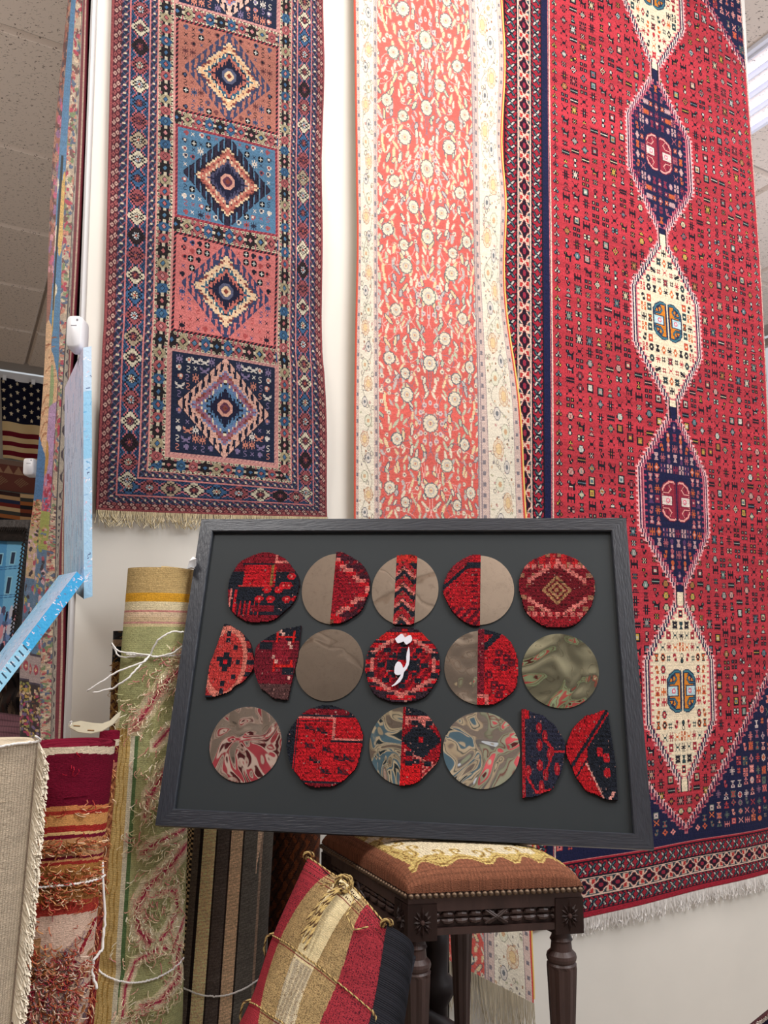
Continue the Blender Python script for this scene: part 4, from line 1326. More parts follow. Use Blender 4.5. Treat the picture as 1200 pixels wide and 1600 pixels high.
glyph('letter_dots', [(490, 245), (565, 183), (585, 180), (602, 195), (625, 230), (680, 196), (705, 198), (720, 235), (716, 270), (700, 290), (650, 322), (635, 320), (606, 280), (540, 305), (520, 300)][::-1])
glyph('letter', [(676, 350), (684, 380), (690, 440), (688, 520), (676, 590), (650, 645), (612, 690), (596, 760), (560, 820), (500, 865), (450, 885), (446, 876), (490, 840), (530, 790), (560, 745), (572, 722),
                 (530, 732), (500, 724), (482, 700), (484, 640), (498, 585), (520, 556), (540, 550), (565, 560), (590, 600), (602, 640), (626, 610), (645, 560), (642, 490), (650, 430), (668, 370)][::-1])
# ------------------------------------------------------------ stool
DW = mat('dark_carved_wood', (64, 46, 42), rough=.45, spec=.45, noise=.28, nscale=14, stretch=(2, 2, .5), bump=.2, bscale=40)
NAIL = mat('antique_brass_nail', (112, 94, 78), rough=.4, metal=.7)
TAP = mat('needlepoint_tapestry', attr=True, rough=.9, spec=.12, bump=.7, bscale=420)
DROP = .49
NZ = CAMH - DROP


def hz(x, y, z=NZ):
    r = ray(x, y); t = (z - CAMH) / r[2]; return CAM + r * t


# real plan, corner A nearest, then right, back right, back left
z = NZ
qa = hz(637, 1403); qb = hz(911, 1391); ql = hz(500, 1321)
qc = qb + (ql - qa) * .95
ql = qa + (ql - qa) * .98
quad = [qa, qb, qc, ql]
cen = sum(quad) / 4
stool = thing('upholstered_stool', 'carved dark wood stool with brown tapestry seat and brass nails under the black frame', 'stool', (cen[0], cen[1], .42))


def inset(t, dz=0.0):
    return [p + (cen - p) * t + np.array([0, 0, dz]) for p in quad]


# seat cushion: a domed grid over the quad
def seat_pattern(n=150):
    C = np.zeros((n, n, 3)); C[:] = (140, 90, 68)
    Y, X = np.mgrid[0:n, 0:n]; X = X + .5; Y = Y + .5     # X: A->B,  Y: front->back
    C *= (1 + .05 * np.sin(X * .11) * np.sin(Y * .09))[..., None]
    x = (X - n * .5) / (n * .5); y = (Y - n * .5) / (n * .5)
    YL, OC, CRM = (206, 180, 112), (150, 118, 68), (224, 210, 178)
    th = np.arctan2(y, x); r = np.maximum(np.abs(x), np.abs(y)) * .45 + np.hypot(x, y) * .55
    lobe = .92 + .025 * np.cos(th * 8 + .4) + .02 * np.cos(th * 14 + 1)
    C[r < lobe + .06] = YL; C[r < lobe] = OC; C[r < lobe - .03] = YL; C[r < lobe - .08] = CRM
    rr = random.Random(4)
    for k in range(22):
        a = k * math.pi / 11 + .1
        q = (.90 - .03 * (k % 2)) / (.45 * max(abs(math.cos(a)), abs(math.sin(a))) + .55)
        for rr_, ofs, sg in ((8, 0, 1 if k % 2 else -1), (6, -.19, -1 if k % 2 else 1)):
            cx_, cy_ = (math.cos(a) * (q + ofs) * .5 + .5) * n, (math.sin(a) * (q + ofs) * .5 + .5) * n
            pts = [(cx_ + (rr_ - t * .9) * math.cos(a + sg * t), cy_ + (rr_ - t * .9) * math.sin(a + sg * t)) for t in np.arange(0, 6, .3)]
            line(C, pts, YL, 3.6 if ofs == 0 else 2.4); line(C, pts, OC, 1.1)
    sc = n * (.050 + .045 * (.5 + .5 * np.cos(X * .23 + 1.4 * np.sin(X * .06))))
    C[(Y < sc + 6)] = YL; C[(Y < sc + 3) & (Y > sc + 1.6)] = OC; C[Y < sc] = (140, 90, 68)
    C[X < n * .06] = (140, 90, 68)
    C[X > n * .94] = (140, 90, 68)
    C = C * (1 + R.uniform(-.09, .09, (n, n, 1)))
    C[:, ::3] *= .92; C[::3] *= .90
    return C


n = 150
ss = np.linspace(0, 1, n + 1)
s, t = np.meshgrid(ss, ss)
P = (quad[0][None, None] * ((1 - s) * (1 - t))[..., None] + quad[1] * (s * (1 - t))[..., None] + quad[2] * (s * t)[..., None] + quad[3] * ((1 - s) * t)[..., None])
dome = (np.clip(1 - np.abs(2 * s - 1) ** 5, 0, 1) * np.clip(1 - np.abs(2 * t - 1) ** 5, 0, 1)) ** .42
P[..., 2] += .008 + .066 * dome + R.normal(0, .0005, s.shape)
P += (P - cen) * np.array([1, 1, 0]) * (.02 * dome[..., None] ** .5)
o = mesh('seat', P.reshape(-1, 3), np.stack([(i := np.arange((n + 1) ** 2).reshape(n + 1, n + 1))[:-1, :-1], i[:-1, 1:], i[1:, 1:], i[1:, :-1]], -1).reshape(-1, 4), TAP, stool,
         seat_pattern(n).reshape(-1, 3), True)
mb = MB(); mb.hexa(inset(.01, .012)[::-1], inset(.01, -.03)[::-1]); mb.build('seat_base', DW, stool)
sq = .017
for k in range(4):
    a, b_ = quad[k], quad[(k + 1) % 4]
    d = (b_ - a); L = np.linalg.norm(d); d /= L
    outn = np.array([d[1], -d[0], 0.0])
    if outn @ (a - cen) < 0: outn = -outn
    # rail: three mouldings
    mb = MB(); zc = a[2]
    m_ = (a + b_) / 2
    mb.box(m_ + outn * -.016 + (0, 0, -.022), d * (L / 2 - .02), outn * .012, (0, 0, .006))
    mb.box(m_ + outn * -.024 + (0, 0, -.045), d * (L / 2 - .02), outn * .012, (0, 0, .018))
    mb.box(m_ + outn * -.016 + (0, 0, -.070), d * (L / 2 - .02), outn * .013, (0, 0, .0065))
    mb.build('rail', DW, stool)
    # carved leaf husks with a crossed ribbon in the middle
    mb = MB(); nh = 10
    for q in range(nh):
        c = a + d * (.04 + (L - .08) * (q + .5) / nh) + outn * -.010 + np.array([0, 0, -.045]); w = (L - .08) / nh / 2 * .92
        sg = 1 if q < nh / 2 else -1
        if abs(q - (nh - 1) / 2) < .6 and q == nh // 2: pass
        for zz2 in (-.0065, .0065):
            mb.tube([c - d * w * sg + (0, 0, zz2 * .6), c - d * w * sg * .6 + (0, 0, zz2), c + (0, 0, zz2 * 1.1), c + d * w * sg * .7 + (0, 0, zz2), c + d * w * sg * 1.1 + (0, 0, zz2 * .5)], [.002, .0058, .007, .0055, .001], 8)
    c = m_ + outn * -.005 + np.array([0, 0, -.045])
    for sg in (-1, 1):
        for o_ in (-.003, .003): mb.tube([c + d * (-.02 + o_) + (0, 0, -.013 * sg), c + d * o_ + outn * .005, c + d * (.02 + o_) + (0, 0, .013 * sg)], .0024, 5)
    mb.build('carved_moulding', DW, stool)
    # nail heads
    nn = int(L / .0125)
    if k == 0:
        nv = []
    for q in range(nn):
        c = a + d * (L * (q + .5) / nn) + outn * .002 + np.array([0, 0, .002])
        if 'NAILME' not in globals():
            mb = MB()
            rings = [(0, .0062), (.0025, .0054), (.0045, .0034), (.0054, .0)]
            for zz_, rad in rings[:-1]:
                mb.v += [tuple(np.array([math.cos(x * math.pi / 4) * rad, -zz_, math.sin(x * math.pi / 4) * rad])) for x in range(8)]
            mb.v.append((0, -.0054, 0))
            for r_ in range(2):
                for x in range(8): mb.f.append((r_ * 8 + x, r_ * 8 + (x + 1) % 8, r_ * 8 + 8 + (x + 1) % 8, r_ * 8 + 8 + x)); mb.c.append((0, 0, 0))
            for x in range(8): mb.f.append((16 + x, 16 + (x + 1) % 8, 24)); mb.c.append((0, 0, 0))
            no = mesh('nail_head', np.array(mb.v), mb.f, NAIL, None, None, True); NAILME = no.data
        else:
            no = bpy.data.objects.new('nail_head', NAILME); COL.objects.link(no)
        no.parent = stool
        no.location = Vector(c - np.array(stool.location))
        no.rotation_euler = (0, 0, math.atan2(outn[1], outn[0]) + math.pi / 2)
    # corner block with a rosette on both outer faces
for k in range(4):
    p = quad[k]; q1 = quad[(k + 1) % 4]; q0 = quad[(k - 1) % 4]
    d1 = (q1 - p) / np.linalg.norm(q1 - p); d0 = (q0 - p) / np.linalg.norm(q0 - p)
    leg = bpy.data.objects.new('leg', None); COL.objects.link(leg); leg.parent = stool
    c = p + (d1 + d0) * .030
    leg.location = Vector(np.array([c[0], c[1], .42]) - np.array(stool.location))
    bpy.context.view_layer.update()
    hb = .030
    mb = MB()
    topq = [c - d1 * hb - d0 * hb, c + d1 * hb - d0 * hb, c + d1 * hb + d0 * hb, c - d1 * hb + d0 * hb]
    A_ = [q + np.array([0, 0, -.014]) for q in topq]; B_ = [q + np.array([0, 0, -.086]) for q in topq]
    mb.hexa(A_, B_); mb.hexa(B_[::-1], A_[::-1])
    mb.build('corner_block', DW, leg)
    mb = MB()
    for dd, oo in ((d1, d0), (d0, d1)):
        on = np.cross(dd, (0, 0, 1.0)); on = on if on @ (p - cen) > 0 else -on; on /= np.linalg.norm(on)
        cc = c - oo * hb + np.array([0, 0, -.05]) + on * .0005
        for q in range(12):
            an = q * math.pi / 6
            L_ = .026 if q % 3 else .033
            dr = dd * math.cos(an) * min(1, .018 / (abs(math.cos(an)) * L_ + 1e-6)) * L_ + np.array([0, 0, 1.0]) * math.sin(an) * L_
            sd = (dd * -math.sin(an) + np.array([0, 0, 1.0]) * math.cos(an)) * .0042
            V_ = [cc + dr * .15, cc + dr * .6 + sd, cc + dr, cc + dr * .6 - sd, cc + dr * .6 + on * .0045]
            mb.add(V_, [(0, 1, 4), (1, 2, 4), (2, 3, 4), (3, 0, 4), (1, 0, 4), (2, 1, 4), (3, 2, 4), (0, 3, 4)])
        mb.tube([cc, cc + on * .006], [.0055, .003], 8)
    mb.build('rosette', DW, leg)
    # fluted turned shaft
    mb = MB(); nseg = 32
    prof = [(-.086, 0.0179), (-.098, 0.0205), (-.104, 0.0237), (-.108, 0.0205), (-.125, 0.0224), (-.133, 0.0301), (-.139, 0.0314), (-.145, 0.0301), (-.149, 0.0275), (-.153, 0.0307), (-.160, 0.0314),
            (-.30, 0.0250), (-.50, 0.0173), (-.56, 0.0154), (-.57, 0.0218), (-.59, 0.0230), (-.61, 0.0154), (.42 - NZ, .014)]
    V_ = []; F_ = []
    for r_, (zz_, rad) in enumerate(prof):
        for x in range(nseg):
            an = 2 * math.pi * x / nseg
            rd = rad
            if r_ >= 10 and r_ <= 13: rd = rad * (1 - .13 * (1 if x % 4 in (0,) else (.55 if x % 2 else 0)))
            V_.append(np.array([c[0] + math.cos(an) * rd, c[1] + math.sin(an) * rd, NZ + zz_]))
    for r_ in range(len(prof) - 1):
        for x in range(nseg):
            F_.append((r_ * nseg + x, r_ * nseg + nseg + x, r_ * nseg + nseg + (x + 1) % nseg, r_ * nseg + (x + 1) % nseg))
    mb.add(V_, F_); mb.build('fluted_shaft', DW, leg)

# ------------------------------------------------------------ tapestry cushion leaning on the stool
def cushion_pattern():
    H, W = 220, 170
    C = np.zeros((H, W, 3))
    V, U = np.mgrid[0:H, 0:W]; U = U + .5; V = V + .5
    RD, GD, CRM, DK = (158, 52, 62), (172, 146, 102), (230, 214, 170), (128, 104, 74)
    C[:] = RD
    e1 = 34 + 10 * np.sin(V * .028 + 2.2); e2 = 60 + 5 * np.sin(V * .035 + .5) + V * .03; e3 = 101 - V * .02 + 4 * np.sin(V * .03 + 2); e4 = 126 + 3 * np.sin(V * .03)
    C[(U > e1) & (U < e4)] = GD
    C[(U > e2) & (U < e3)] = CRM
    lower = V > 96
    C[(U > e2) & (U < e3) & lower] = (176, 164, 140)
    C[(U > e2) & (U < e3) & lower & (np.mod(U + np.sin(V * .02) * 4, 8) < 3)] = (206, 192, 160)
    tex = (R.random_sample((H, W)) < .22) & (np.mod(U, 3) < 2)
    C[tex & (U > e1) & (U < e4) & ~((U > e2) & (U < e3))] *= .72
    C[tex & (U <= e1) & (V < 90) & (V > 24)] = (84, 32, 42)
    C[tex & (U >= e4) & (V < 150)] = (80, 28, 40)
    C[(R.random_sample((H, W)) < .10) & (U > e1) & (U < e4) & ~((U > e2) & (U < e3) & ~lower)] = DK
    for v0 in (3, 12, 86, 160):
        m = (V >= v0) & (V < v0 + 6) & ~((v0 == 86) & False)
        C[m] = (186, 152, 100); C[(V >= v0 + 1.6) & (V < v0 + 4.4) & (np.mod(U, 3.4) < 1.7)] = (70, 42, 40)
        C[(V >= v0 + 6) & (V < v0 + 7)] = (120, 36, 44)
    C[1::2] *= .94
    return jitter(C, .09, .03)


CT = [((482, 1338), 1.93), ((560, 1392), 1.78), ((612, 1446), 1.66)]
crow = [(0, [(482, 1338, 1.90), (556, 1388, 1.76), (604, 1444, 1.63)]),
        (86, [(428, 1458, 1.80), (504, 1513, 1.66), (582, 1575, 1.55)]),
        (160, [(392, 1562, 1.70), (464, 1612, 1.58), (548, 1690, 1.47)]),
        (220, [(352, 1640, 1.62), (440, 1712, 1.50), (520, 1780, 1.40)])]
P4 = [[at(p[0], p[1], p[2] * .93) for p in r[1]] for r in crow]
C = cushion_pattern(); H, W = C.shape[:2]
G = interp_lattice([0, 85, 170], [r[0] for r in crow], P4, np.linspace(0, 170, W + 1), np.linspace(0, 220, H + 1))
uu = np.linspace(-1, 1, W + 1)[None, :]; vv = np.linspace(-1, 1, H + 1)[:, None]
cn = np.cross(G[0, -1] - G[0, 0], G[-1, 0] - G[0, 0]); cn /= np.linalg.norm(cn); cn = cn if cn[1] < 0 else -cn
puff = (1 - np.abs(uu) ** 3) * (1 - np.abs(vv) ** 6)
G = G + cn * (puff * .035 + .006 * np.sin(uu * 9 + vv * 3) * (1 - uu ** 2))[..., None]
cush = thing('cushion', 'red and cream striped kilim cushion with twisted tassel leaning on the stool', 'cushion', G[-1, 85])
cloth('cushion_front', G, C, FLAT, cush, .012, -cn, (30, 30, 36), (150, 50, 56))
BLK = mat('black_ribbed_cloth', (34, 36, 44), rough=.9, bump=.9, bscale=30, stretch=(.2, .2, 18))
GS = mat('black_rib', attr=True, rough=.9, spec=.15)
for side, name in ((-1, 'side_gusset'), (0, 'side_gusset')):
    E_ = G[:, side][::4]
    depthv = (-cn * .10)
    pushd = np.cross(cn, G[-1, 85] - G[0, 85]); pushd /= np.linalg.norm(pushd); pushd = pushd if (pushd @ (G[0, -1] - G[0, 0])) * (1 if side == -1 else -1) > 0 else -pushd
    kk = np.linspace(0, 1, 11)
    S_ = E_[:, None] + depthv * kk[None, :, None] + pushd * (.022 * np.sin(kk * math.pi))[None, :, None]
    # ribs
    hh = S_.shape[0] - 1
    fine = interp_lattice(kk, np.arange(hh + 1), S_, kk, np.linspace(0, hh, hh * 6 + 1))
    rib = .0012 * np.sin(np.linspace(0, hh * 6, hh * 6 + 1) * 1.9)[:, None, None] * pushd
    fine = fine + rib
    Cg = np.zeros((fine.shape[0] - 1, 10, 3)); Cg[:] = (44, 44, 50)
    Cg[::3] = (34, 34, 38)
    cloth(name, fine, Cg, GS, cush, .004, -pushd, (30, 30, 36), (30, 30, 36))
bk = [G[0, 0] - cn * .10, G[0, -1] - cn * .10, G[-1, -1] - cn * .10, G[-1, 0] - cn * .10]
mb = MB(); mb.hexa(bk, [p - cn * .01 for p in bk]); mb.hexa([G[0, 0], G[0, -1], bk[1], bk[0]], [p - np.array([0, 0, .006]) for p in (G[0, 0], G[0, -1], bk[1], bk[0])]); mb.build('cushion_back', BLK, cush)


def rope(mb, pts, r, c1=(206, 180, 120), c2=(96, 72, 50), tw=1.0, strands=3):
    pts = [np.asarray(p, float) for p in pts]
    # resample
    d = [0]
    for a, b_ in zip(pts[:-1], pts[1:]): d.append(d[-1] + np.linalg.norm(b_ - a))
    n = max(6, int(d[-1] / (r * .9)))
    tt = np.linspace(0, d[-1], n)
    Q = np.stack([np.interp(tt, d, [p[k] for p in pts]) for k in range(3)], 1)
    T = np.gradient(Q, axis=0); T /= np.linalg.norm(T, axis=1)[:, None] + 1e-9
    A = np.cross(T, (.3, -.8, .5)); A /= np.linalg.norm(A, axis=1)[:, None] + 1e-9; B = np.cross(T, A)
    for s in range(strands):
        ph = 2 * math.pi * s / strands + tt / (r * 3.2) * tw * 2
        mb.tube(list(Q + (A * np.cos(ph)[:, None] + B * np.sin(ph)[:, None]) * r * .55), r * .6, 5, c1 if s != 1 else c2)


ROPE = mat('twisted_cord', attr=True, rough=.85, spec=.15)
mb = MB()
for v0 in (86, 160):
    rope(mb, [G[v0 + 3, k] + cn * .001 for k in range(0, 171, 10)], .0013)
rope(mb, [G[1, k] + cn * .001 for k in range(0, 171, 10)], .0016)
mb.build('cord_trim', ROPE, cush)
mb = MB()
k0 = G[6, 82] + cn * .02
rr = random.Random(8)
for q in range(7):
    a = q * .9
    rope(mb, [k0 + np.array([math.cos(t + a), -.4 * math.sin(t), math.sin(t + a)]) * .015 * (1 + .2 * math.sin(q)) for t in np.linspace(0, 5.4, 14)], .0019)
for q in range(6):
    e = G[60 + q * 5, 66 + (q % 3) * 5] + cn * .016
    rope(mb, [k0, k0 * .6 + e * .4 + cn * .008 + np.array([rr.uniform(-.008, .008), 0, 0]), e], .0022)
rope(mb, [k0, G[14, 66] + cn * .01, G[24, 52] + cn * .006], .0015)
rope(mb, [k0, G[10, 110] + cn * .012, G[30, 118] + cn * .01, G[34, 134] + cn * .008, G[20, 148] + cn * .008], .0015)
mb.build('tassel', ROPE, cush)
for p in (G[0, 0], G[0, -1]):
    mb = MB()
    rope(mb, [p + np.array([math.cos(t), -.5 * math.sin(t), math.sin(t)]) * (.011 * (1 - t / 40)) for t in np.linspace(0, 17, 44)], .0026)
    mb.build('corner_loop', ROPE, cush)
for p, w_ in ((G[86, 0], ((-.014, -.004, -.004), (-.02, 0, -.03), (-.012, 0, -.06))), (G[160, 0], ((-.014, -.004, -.004), (-.02, 0, -.03), (-.012, 0, -.06))), (G[88, -1], ((.006, -.004, -.01), (.004, -.006, -.05)))):
    mb = MB(); rope(mb, [p] + [p + np.array(q) for q in w_], .0022); mb.build('side_loop', ROPE, cush)

# dark things in the shadow under and behind the stool
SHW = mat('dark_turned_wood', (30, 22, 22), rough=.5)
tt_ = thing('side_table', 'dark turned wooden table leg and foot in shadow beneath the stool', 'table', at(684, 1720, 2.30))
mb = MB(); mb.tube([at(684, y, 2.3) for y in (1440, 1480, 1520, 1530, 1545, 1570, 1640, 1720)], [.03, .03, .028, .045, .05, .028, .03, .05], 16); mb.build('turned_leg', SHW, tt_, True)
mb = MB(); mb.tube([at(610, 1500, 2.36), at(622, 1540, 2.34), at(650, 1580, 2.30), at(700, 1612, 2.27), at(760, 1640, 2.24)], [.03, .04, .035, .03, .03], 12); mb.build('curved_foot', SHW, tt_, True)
mb = MB(); mb.hexa([at(560, 1428, 2.42), at(702, 1428, 2.42), at(702, 1760, 2.42), at(560, 1760, 2.42)], [at(560, 1428, 2.36), at(702, 1428, 2.36), at(702, 1760, 2.36), at(560, 1760, 2.36)]); mb.build('blackout_panel', SHW, tt_)  # dark board added to black out the rug behind the stool
# ------------------------------------------------------------ rolled rugs
def roll(name, label, top, bot, rpx, zt, zb, paint_fn, m, group=None, lip=(120, 30, 50), hpx=None, ecc=.85, capcol=(60, 30, 36), spiral=None, cols=110, rows=None, tilt=.10, strip_col=None, dents=(), sq=0):
    """standing roll. top/bot: pixel of the axis at the top and where it leaves the picture; zt/zb: distance there;
    paint_fn(X, Y) with X across the visible half (0..1) and Y in picture pixels below the top gives colours"""
    Pt, Pb = at(*top, zt), at(*bot, zb)
    ax = Pb - Pt
    L = np.linalg.norm(ax); axn = ax / L
    # carry on to the floor
    Lf = (Pt[2] - .01) / -axn[2]
    rt = rpx[0] / F * zt; rb = rpx[1] / F * zb
    toc = CAM - Pt; toc[2] = 0; toc /= np.linalg.norm(toc)
    side = np.cross(toc, (0, 0, 1.0)); side = side if side[0] > 0 else -side
    hp = abs(bot[1] - top[1])
    H1 = rows or int(hp / 1.6)
    f1 = np.linspace(0, L, H1 + 1); f2 = np.linspace(L, Lf, 14)[1:] if Lf > L + .05 else np.array([])
    ln_ = np.concatenate([f1, f2])
    na = cols
    sx = np.linspace(-1, 1, na + 1)
    an = np.arcsin(sx) * 1.0
    rad = rt + (rb - rt) * np.clip(ln_ / L, 0, 1.25)
    for d0, dw, da_ in dents: rad = rad * (1 - da_ * np.exp(-((ln_ - d0 * L) / (dw * L)) ** 2))
    ang = np.concatenate([an, np.linspace(math.pi / 2, math.pi * 1.5, 13)[1:]])
    if sq:
        mod = 1 - 0.0 * ang
    ca, sa = np.cos(ang), np.sin(ang)
    cen_ = Pt[None] + axn[None] * ln_[:, None]
    G = cen_[:, None] + side[None, None] * (rad[:, None] * sa[None])[..., None] + toc[None, None] * (rad[:, None] * ca[None] * ecc)[..., None]
    t = thing(name, label, 'rug', (Pt + axn * Lf), group)
    Y, X = np.mgrid[0:len(ln_) - 1, 0:na]
    Yp = np.interp((ln_[:-1] + ln_[1:]) / 2, [0, L, 99], [0, hp, hp])[:, None] * np.ones((1, na))
    Xp = (sx[:-1] + sx[1:])[None] / 4 + .5 + 0 * Yp
    Cf = paint_fn(Xp, Yp)
    back = np.repeat(Cf[:, -1:], 12, 1)
    C = np.concatenate([Cf, back], 1)
    G = G + R.normal(0, .0004, G.shape[:2])[..., None] * toc
    cloth('roll_body', G, C, m, t, 0, None)
    # rolled top: inner tube wall and the coil of the layers
    mb = MB()
    ncoil = spiral or 3
    pts = []
    for q in range(ncoil * 28 + 1):
        th = q / 28 * 2 * math.pi
        k = 1 - .72 * q / (ncoil * 28)
        pts.append(Pt + side * math.sin(th) * rt * k + toc * math.cos(th) * rt * k * ecc + axn * (.012 * q / (ncoil * 28)))
    th_ = rt * .72 / ncoil * .36
    V = []; Fc = []
    for i, p in enumerate(pts):
        cdir = (Pt - p); cdir = cdir / (np.linalg.norm(cdir) + 1e-9)
        V += [p, p - axn * .004 + cdir * th_ * .5, p + cdir * th_, p + cdir * th_ + axn * .10, p + axn * .10]
    for i in range(len(pts) - 1):
        for k in range(4): Fc.append((i * 5 + k, i * 5 + k + 1, i * 5 + 5 + k + 1, i * 5 + 5 + k))
    mb.add(V, Fc, lip); mb.build('coiled_layers', m, t, True)
    mb = MB(); n = 24
    ring = [Pt + axn * .05 + side * math.sin(2 * math.pi * k / n) * rt * .96 + toc * math.cos(2 * math.pi * k / n) * rt * .96 * ecc for k in range(n)]
    mb.add(ring, [tuple(range(n))], capcol); mb.build('roll_core', m, t)
    def surf(xf, ypx, lift=.003):
        d = ypx / hp * L; r_ = np.interp(d, ln_, rad); a_ = math.asin(max(-1, min(1, xf * 2 - 1)))
        return Pt + axn * d + side * math.sin(a_) * (r_ + lift) + toc * math.cos(a_) * (r_ * ecc + lift)
    return t, surf


def raster(w, h):
    return np.zeros((h, w, 3))


def sampler(C, jit=.07, rib=True):
    h, w = C.shape[:2]

    def f(X, Y):
        i = np.clip((X * w).astype(int), 0, w - 1); j = np.clip(Y.astype(int), 0, h - 1)
        c = C[j, i] * (1 + R.uniform(-jit, jit, X.shape + (1,)))
        if rib: c[::2] = c[::2] * .94
        return c
    return f


def yarns(name, t, surf, spots, seed, L=(5, 15), r=.0009):
    """loose weft ends of the tapestry's back. spots: (x, y, spread_x, spread_y, n, colours, angle)"""
    rr = random.Random(seed); mb = MB()
    for (x, y, sx, sy, n, cols, ang) in spots:
        for _ in range(n):
            a, b_ = x + rr.gauss(0, sx), y + rr.gauss(0, sy)
            l = rr.uniform(*L); th = ang + rr.gauss(0, .55); cu = rr.uniform(-.8, .8)
            pts = []
            for k in range(5):
                s = k / 4
                xx = a + math.cos(th + cu * s) * l * s / 130.0; yy = b_ + math.sin(th + cu * s) * l * s
                if not .03 < xx < .97: break
                pts.append(surf(xx, max(2, yy), .0015 + .012 * math.sin(s * 2.6) * rr.uniform(.3, 1)))
            if len(pts) > 1:
                c = np.array(rr.choice(cols)) + rr.uniform(-14, 14)
                mb.tube(pts, r * rr.uniform(.7, 1.5), 3, tuple(c), cap=False)
    o = mb.build(name, YARN, t); o['kind'] = 'stuff'


# green tapestry roll --------------------------------------------------------
def green():
    C = raster(130, 720)
    Y, X = np.mgrid[0:720, 0:130]
    C[:] = (172, 172, 122)
    C *= (1 + .05 * np.sin(X * .07 + Y * .01))[..., None]
    C[:44] = (192, 164, 112)
    C[44:58] = (216, 160, 52); C[58:72] = (222, 206, 168); C[72:76] = (206, 140, 130); C[76:84] = (224, 196, 164); C[84:92] = (214, 186, 150)
    C[92:94] = (206, 150, 140); C[94:99] = (214, 196, 150)
    # border strip on the lower left
    m = (X < 6 + (Y - 240) * .04) & (Y > 240); C[m] = (214, 200, 160)
    m = (X < 30) & (X > 3) & (Y > 262); C[m] = (208, 178, 116)
    m = (np.mod(X + np.sin(Y * .1) * 2, 7) < 2) & (X < 26) & (X > 6) & (Y > 262); C[m] = (176, 140, 76)
    C[(X >= 30) & (X < 37) & (Y > 262)] = (224, 216, 190); C[(X >= 37) & (X < 42) & (Y > 262)] = (94, 122, 78)
    PK, CM, CR = (222, 170, 150), (230, 216, 180), (190, 70, 96)

    def plume(pts, w):
        for k, (ww, cc) in enumerate(((w * 1.5, (222, 210, 168)), (w * 1.25, CM), (w * .6, PK), (w * .22, CR))):
            line(C, pts, cc, ww)
    plume([(128, 130), (104, 150), (90, 176)], 12)
    plume([(120, 160), (84, 190), (58, 226), (34, 262)], 16)
    plume([(128, 250), (96, 262), (70, 290)], 12)
    plume([(126, 292), (88, 330), (64, 372)], 16); plume([(64, 372), (60, 396)], 9)
    plume([(96, 350), (112, 376)], 8)
    plume([(60, 450), (80, 436), (124, 424)], 12)
    plume([(128, 450), (100, 476), (70, 500), (56, 530), (60, 560), (84, 586)], 15)
    plume([(84, 510), (112, 512), (118, 540), (104, 566), (92, 580)], 11)
    plume([(90, 590), (122, 596), (124, 640), (96, 664), (70, 668)], 13)
    plume([(90, 590), (58, 604), (46, 640), (44, 690)], 9); plume([(52, 690), (74, 715)], 12)
    plume([(128, 560), (110, 600)], 8)
    return C


gcols = [(236, 224, 190), (226, 214, 176), (220, 170, 150), (200, 120, 120), (190, 190, 140), (238, 230, 206), (232, 216, 180)]
gr, gs = roll('rolled_rug', 'sage green tapestry roll with pink plumes tied with white string, left of frame', (252, 890), (214, 1600), (50, 66), 2.12, 2.00, sampler(green()), FLAT,
              'rolled rugs', lip=(186, 160, 112), capcol=(150, 126, 90), ecc=.75, spiral=1, dents=((.33, .02, .05), (.87, .02, .06)))
yarns('loose_yarn', gr, gs, [(.8, 150, .08, 12, 60, gcols, 2.2), (.6, 190, .15, 18, 110, gcols, 2.2), (.3, 245, .15, 16, 90, gcols, 2.2), (.7, 330, .18, 30, 120, gcols, 2.0), (.55, 385, .1, 14, 50, gcols, 1.6),
                             (.6, 436, .22, 10, 90, gcols, 2.6), (.7, 480, .16, 22, 120, gcols, 2.2), (.52, 540, .08, 20, 90, gcols, 1.6), (.86, 530, .08, 24, 80, gcols, 2), (.7, 592, .2, 12, 90, gcols, 1.4),
                             (.9, 630, .07, 24, 80, gcols, 1.8), (.62, 670, .14, 10, 60, gcols, 2.8), (.45, 690, .1, 20, 60, gcols, 1.5)], 5)


def string(name, label, pts, r=.0022, n=6, wig=.0012, seed=2, parent=None):
    rr = random.Random(seed); mb = MB()
    Q = []
    for a, b_ in zip(pts[:-1], pts[1:]):
        for k in range(8): Q.append(a + (b_ - a) * k / 8)
    Q.append(pts[-1]); Q = np.array(Q)
    S = Q.copy()
    for _ in range(3): S[1:-1] = (S[:-2] + S[1:-1] * 2 + S[2:]) / 4
    S = S + R.normal(0, wig * .5, S.shape)
    mb.tube(list(S), r, n)
    o = mb.build(name, COTTON, parent, True)
    if label: o['label'] = label
    return o


def tie(t, surf, y, sag=0, x0=.01, x1=.99, parent=None):
    return string('tie_string', None, [surf(x, y + sag * math.sin(x * math.pi), .007) for x in np.linspace(x0, x1, 14)], parent=t)


tie(gr, gs, 142, 6, .12); tie(gr, gs, 618, 14)
kx, ky = .42, 146
K = gs(kx, ky, .012)
string('tie_loop', None, [K, gs(.5, 122, .03), gs(.62, 108, .035), gs(.8, 108, .03), gs(.86, 124, .02), gs(.7, 142, .012), gs(.5, 150, .012), K], parent=gr)
string('tie_loop', None, [K, gs(.1, 140, .03), gs(.02, 124, .03), gs(.08, 150, .02), K], parent=gr)
string('tie_end', None, [K, at(226, 1034, 1.98), at(186, 1048, 1.96), at(160, 1064, 1.95), at(136, 1080, 1.95)], parent=gr)
string('tie_end', None, [K, at(216, 1042, 1.97), at(200, 1060, 1.95), at(176, 1076, 1.95), at(144, 1083, 1.95)], parent=gr)


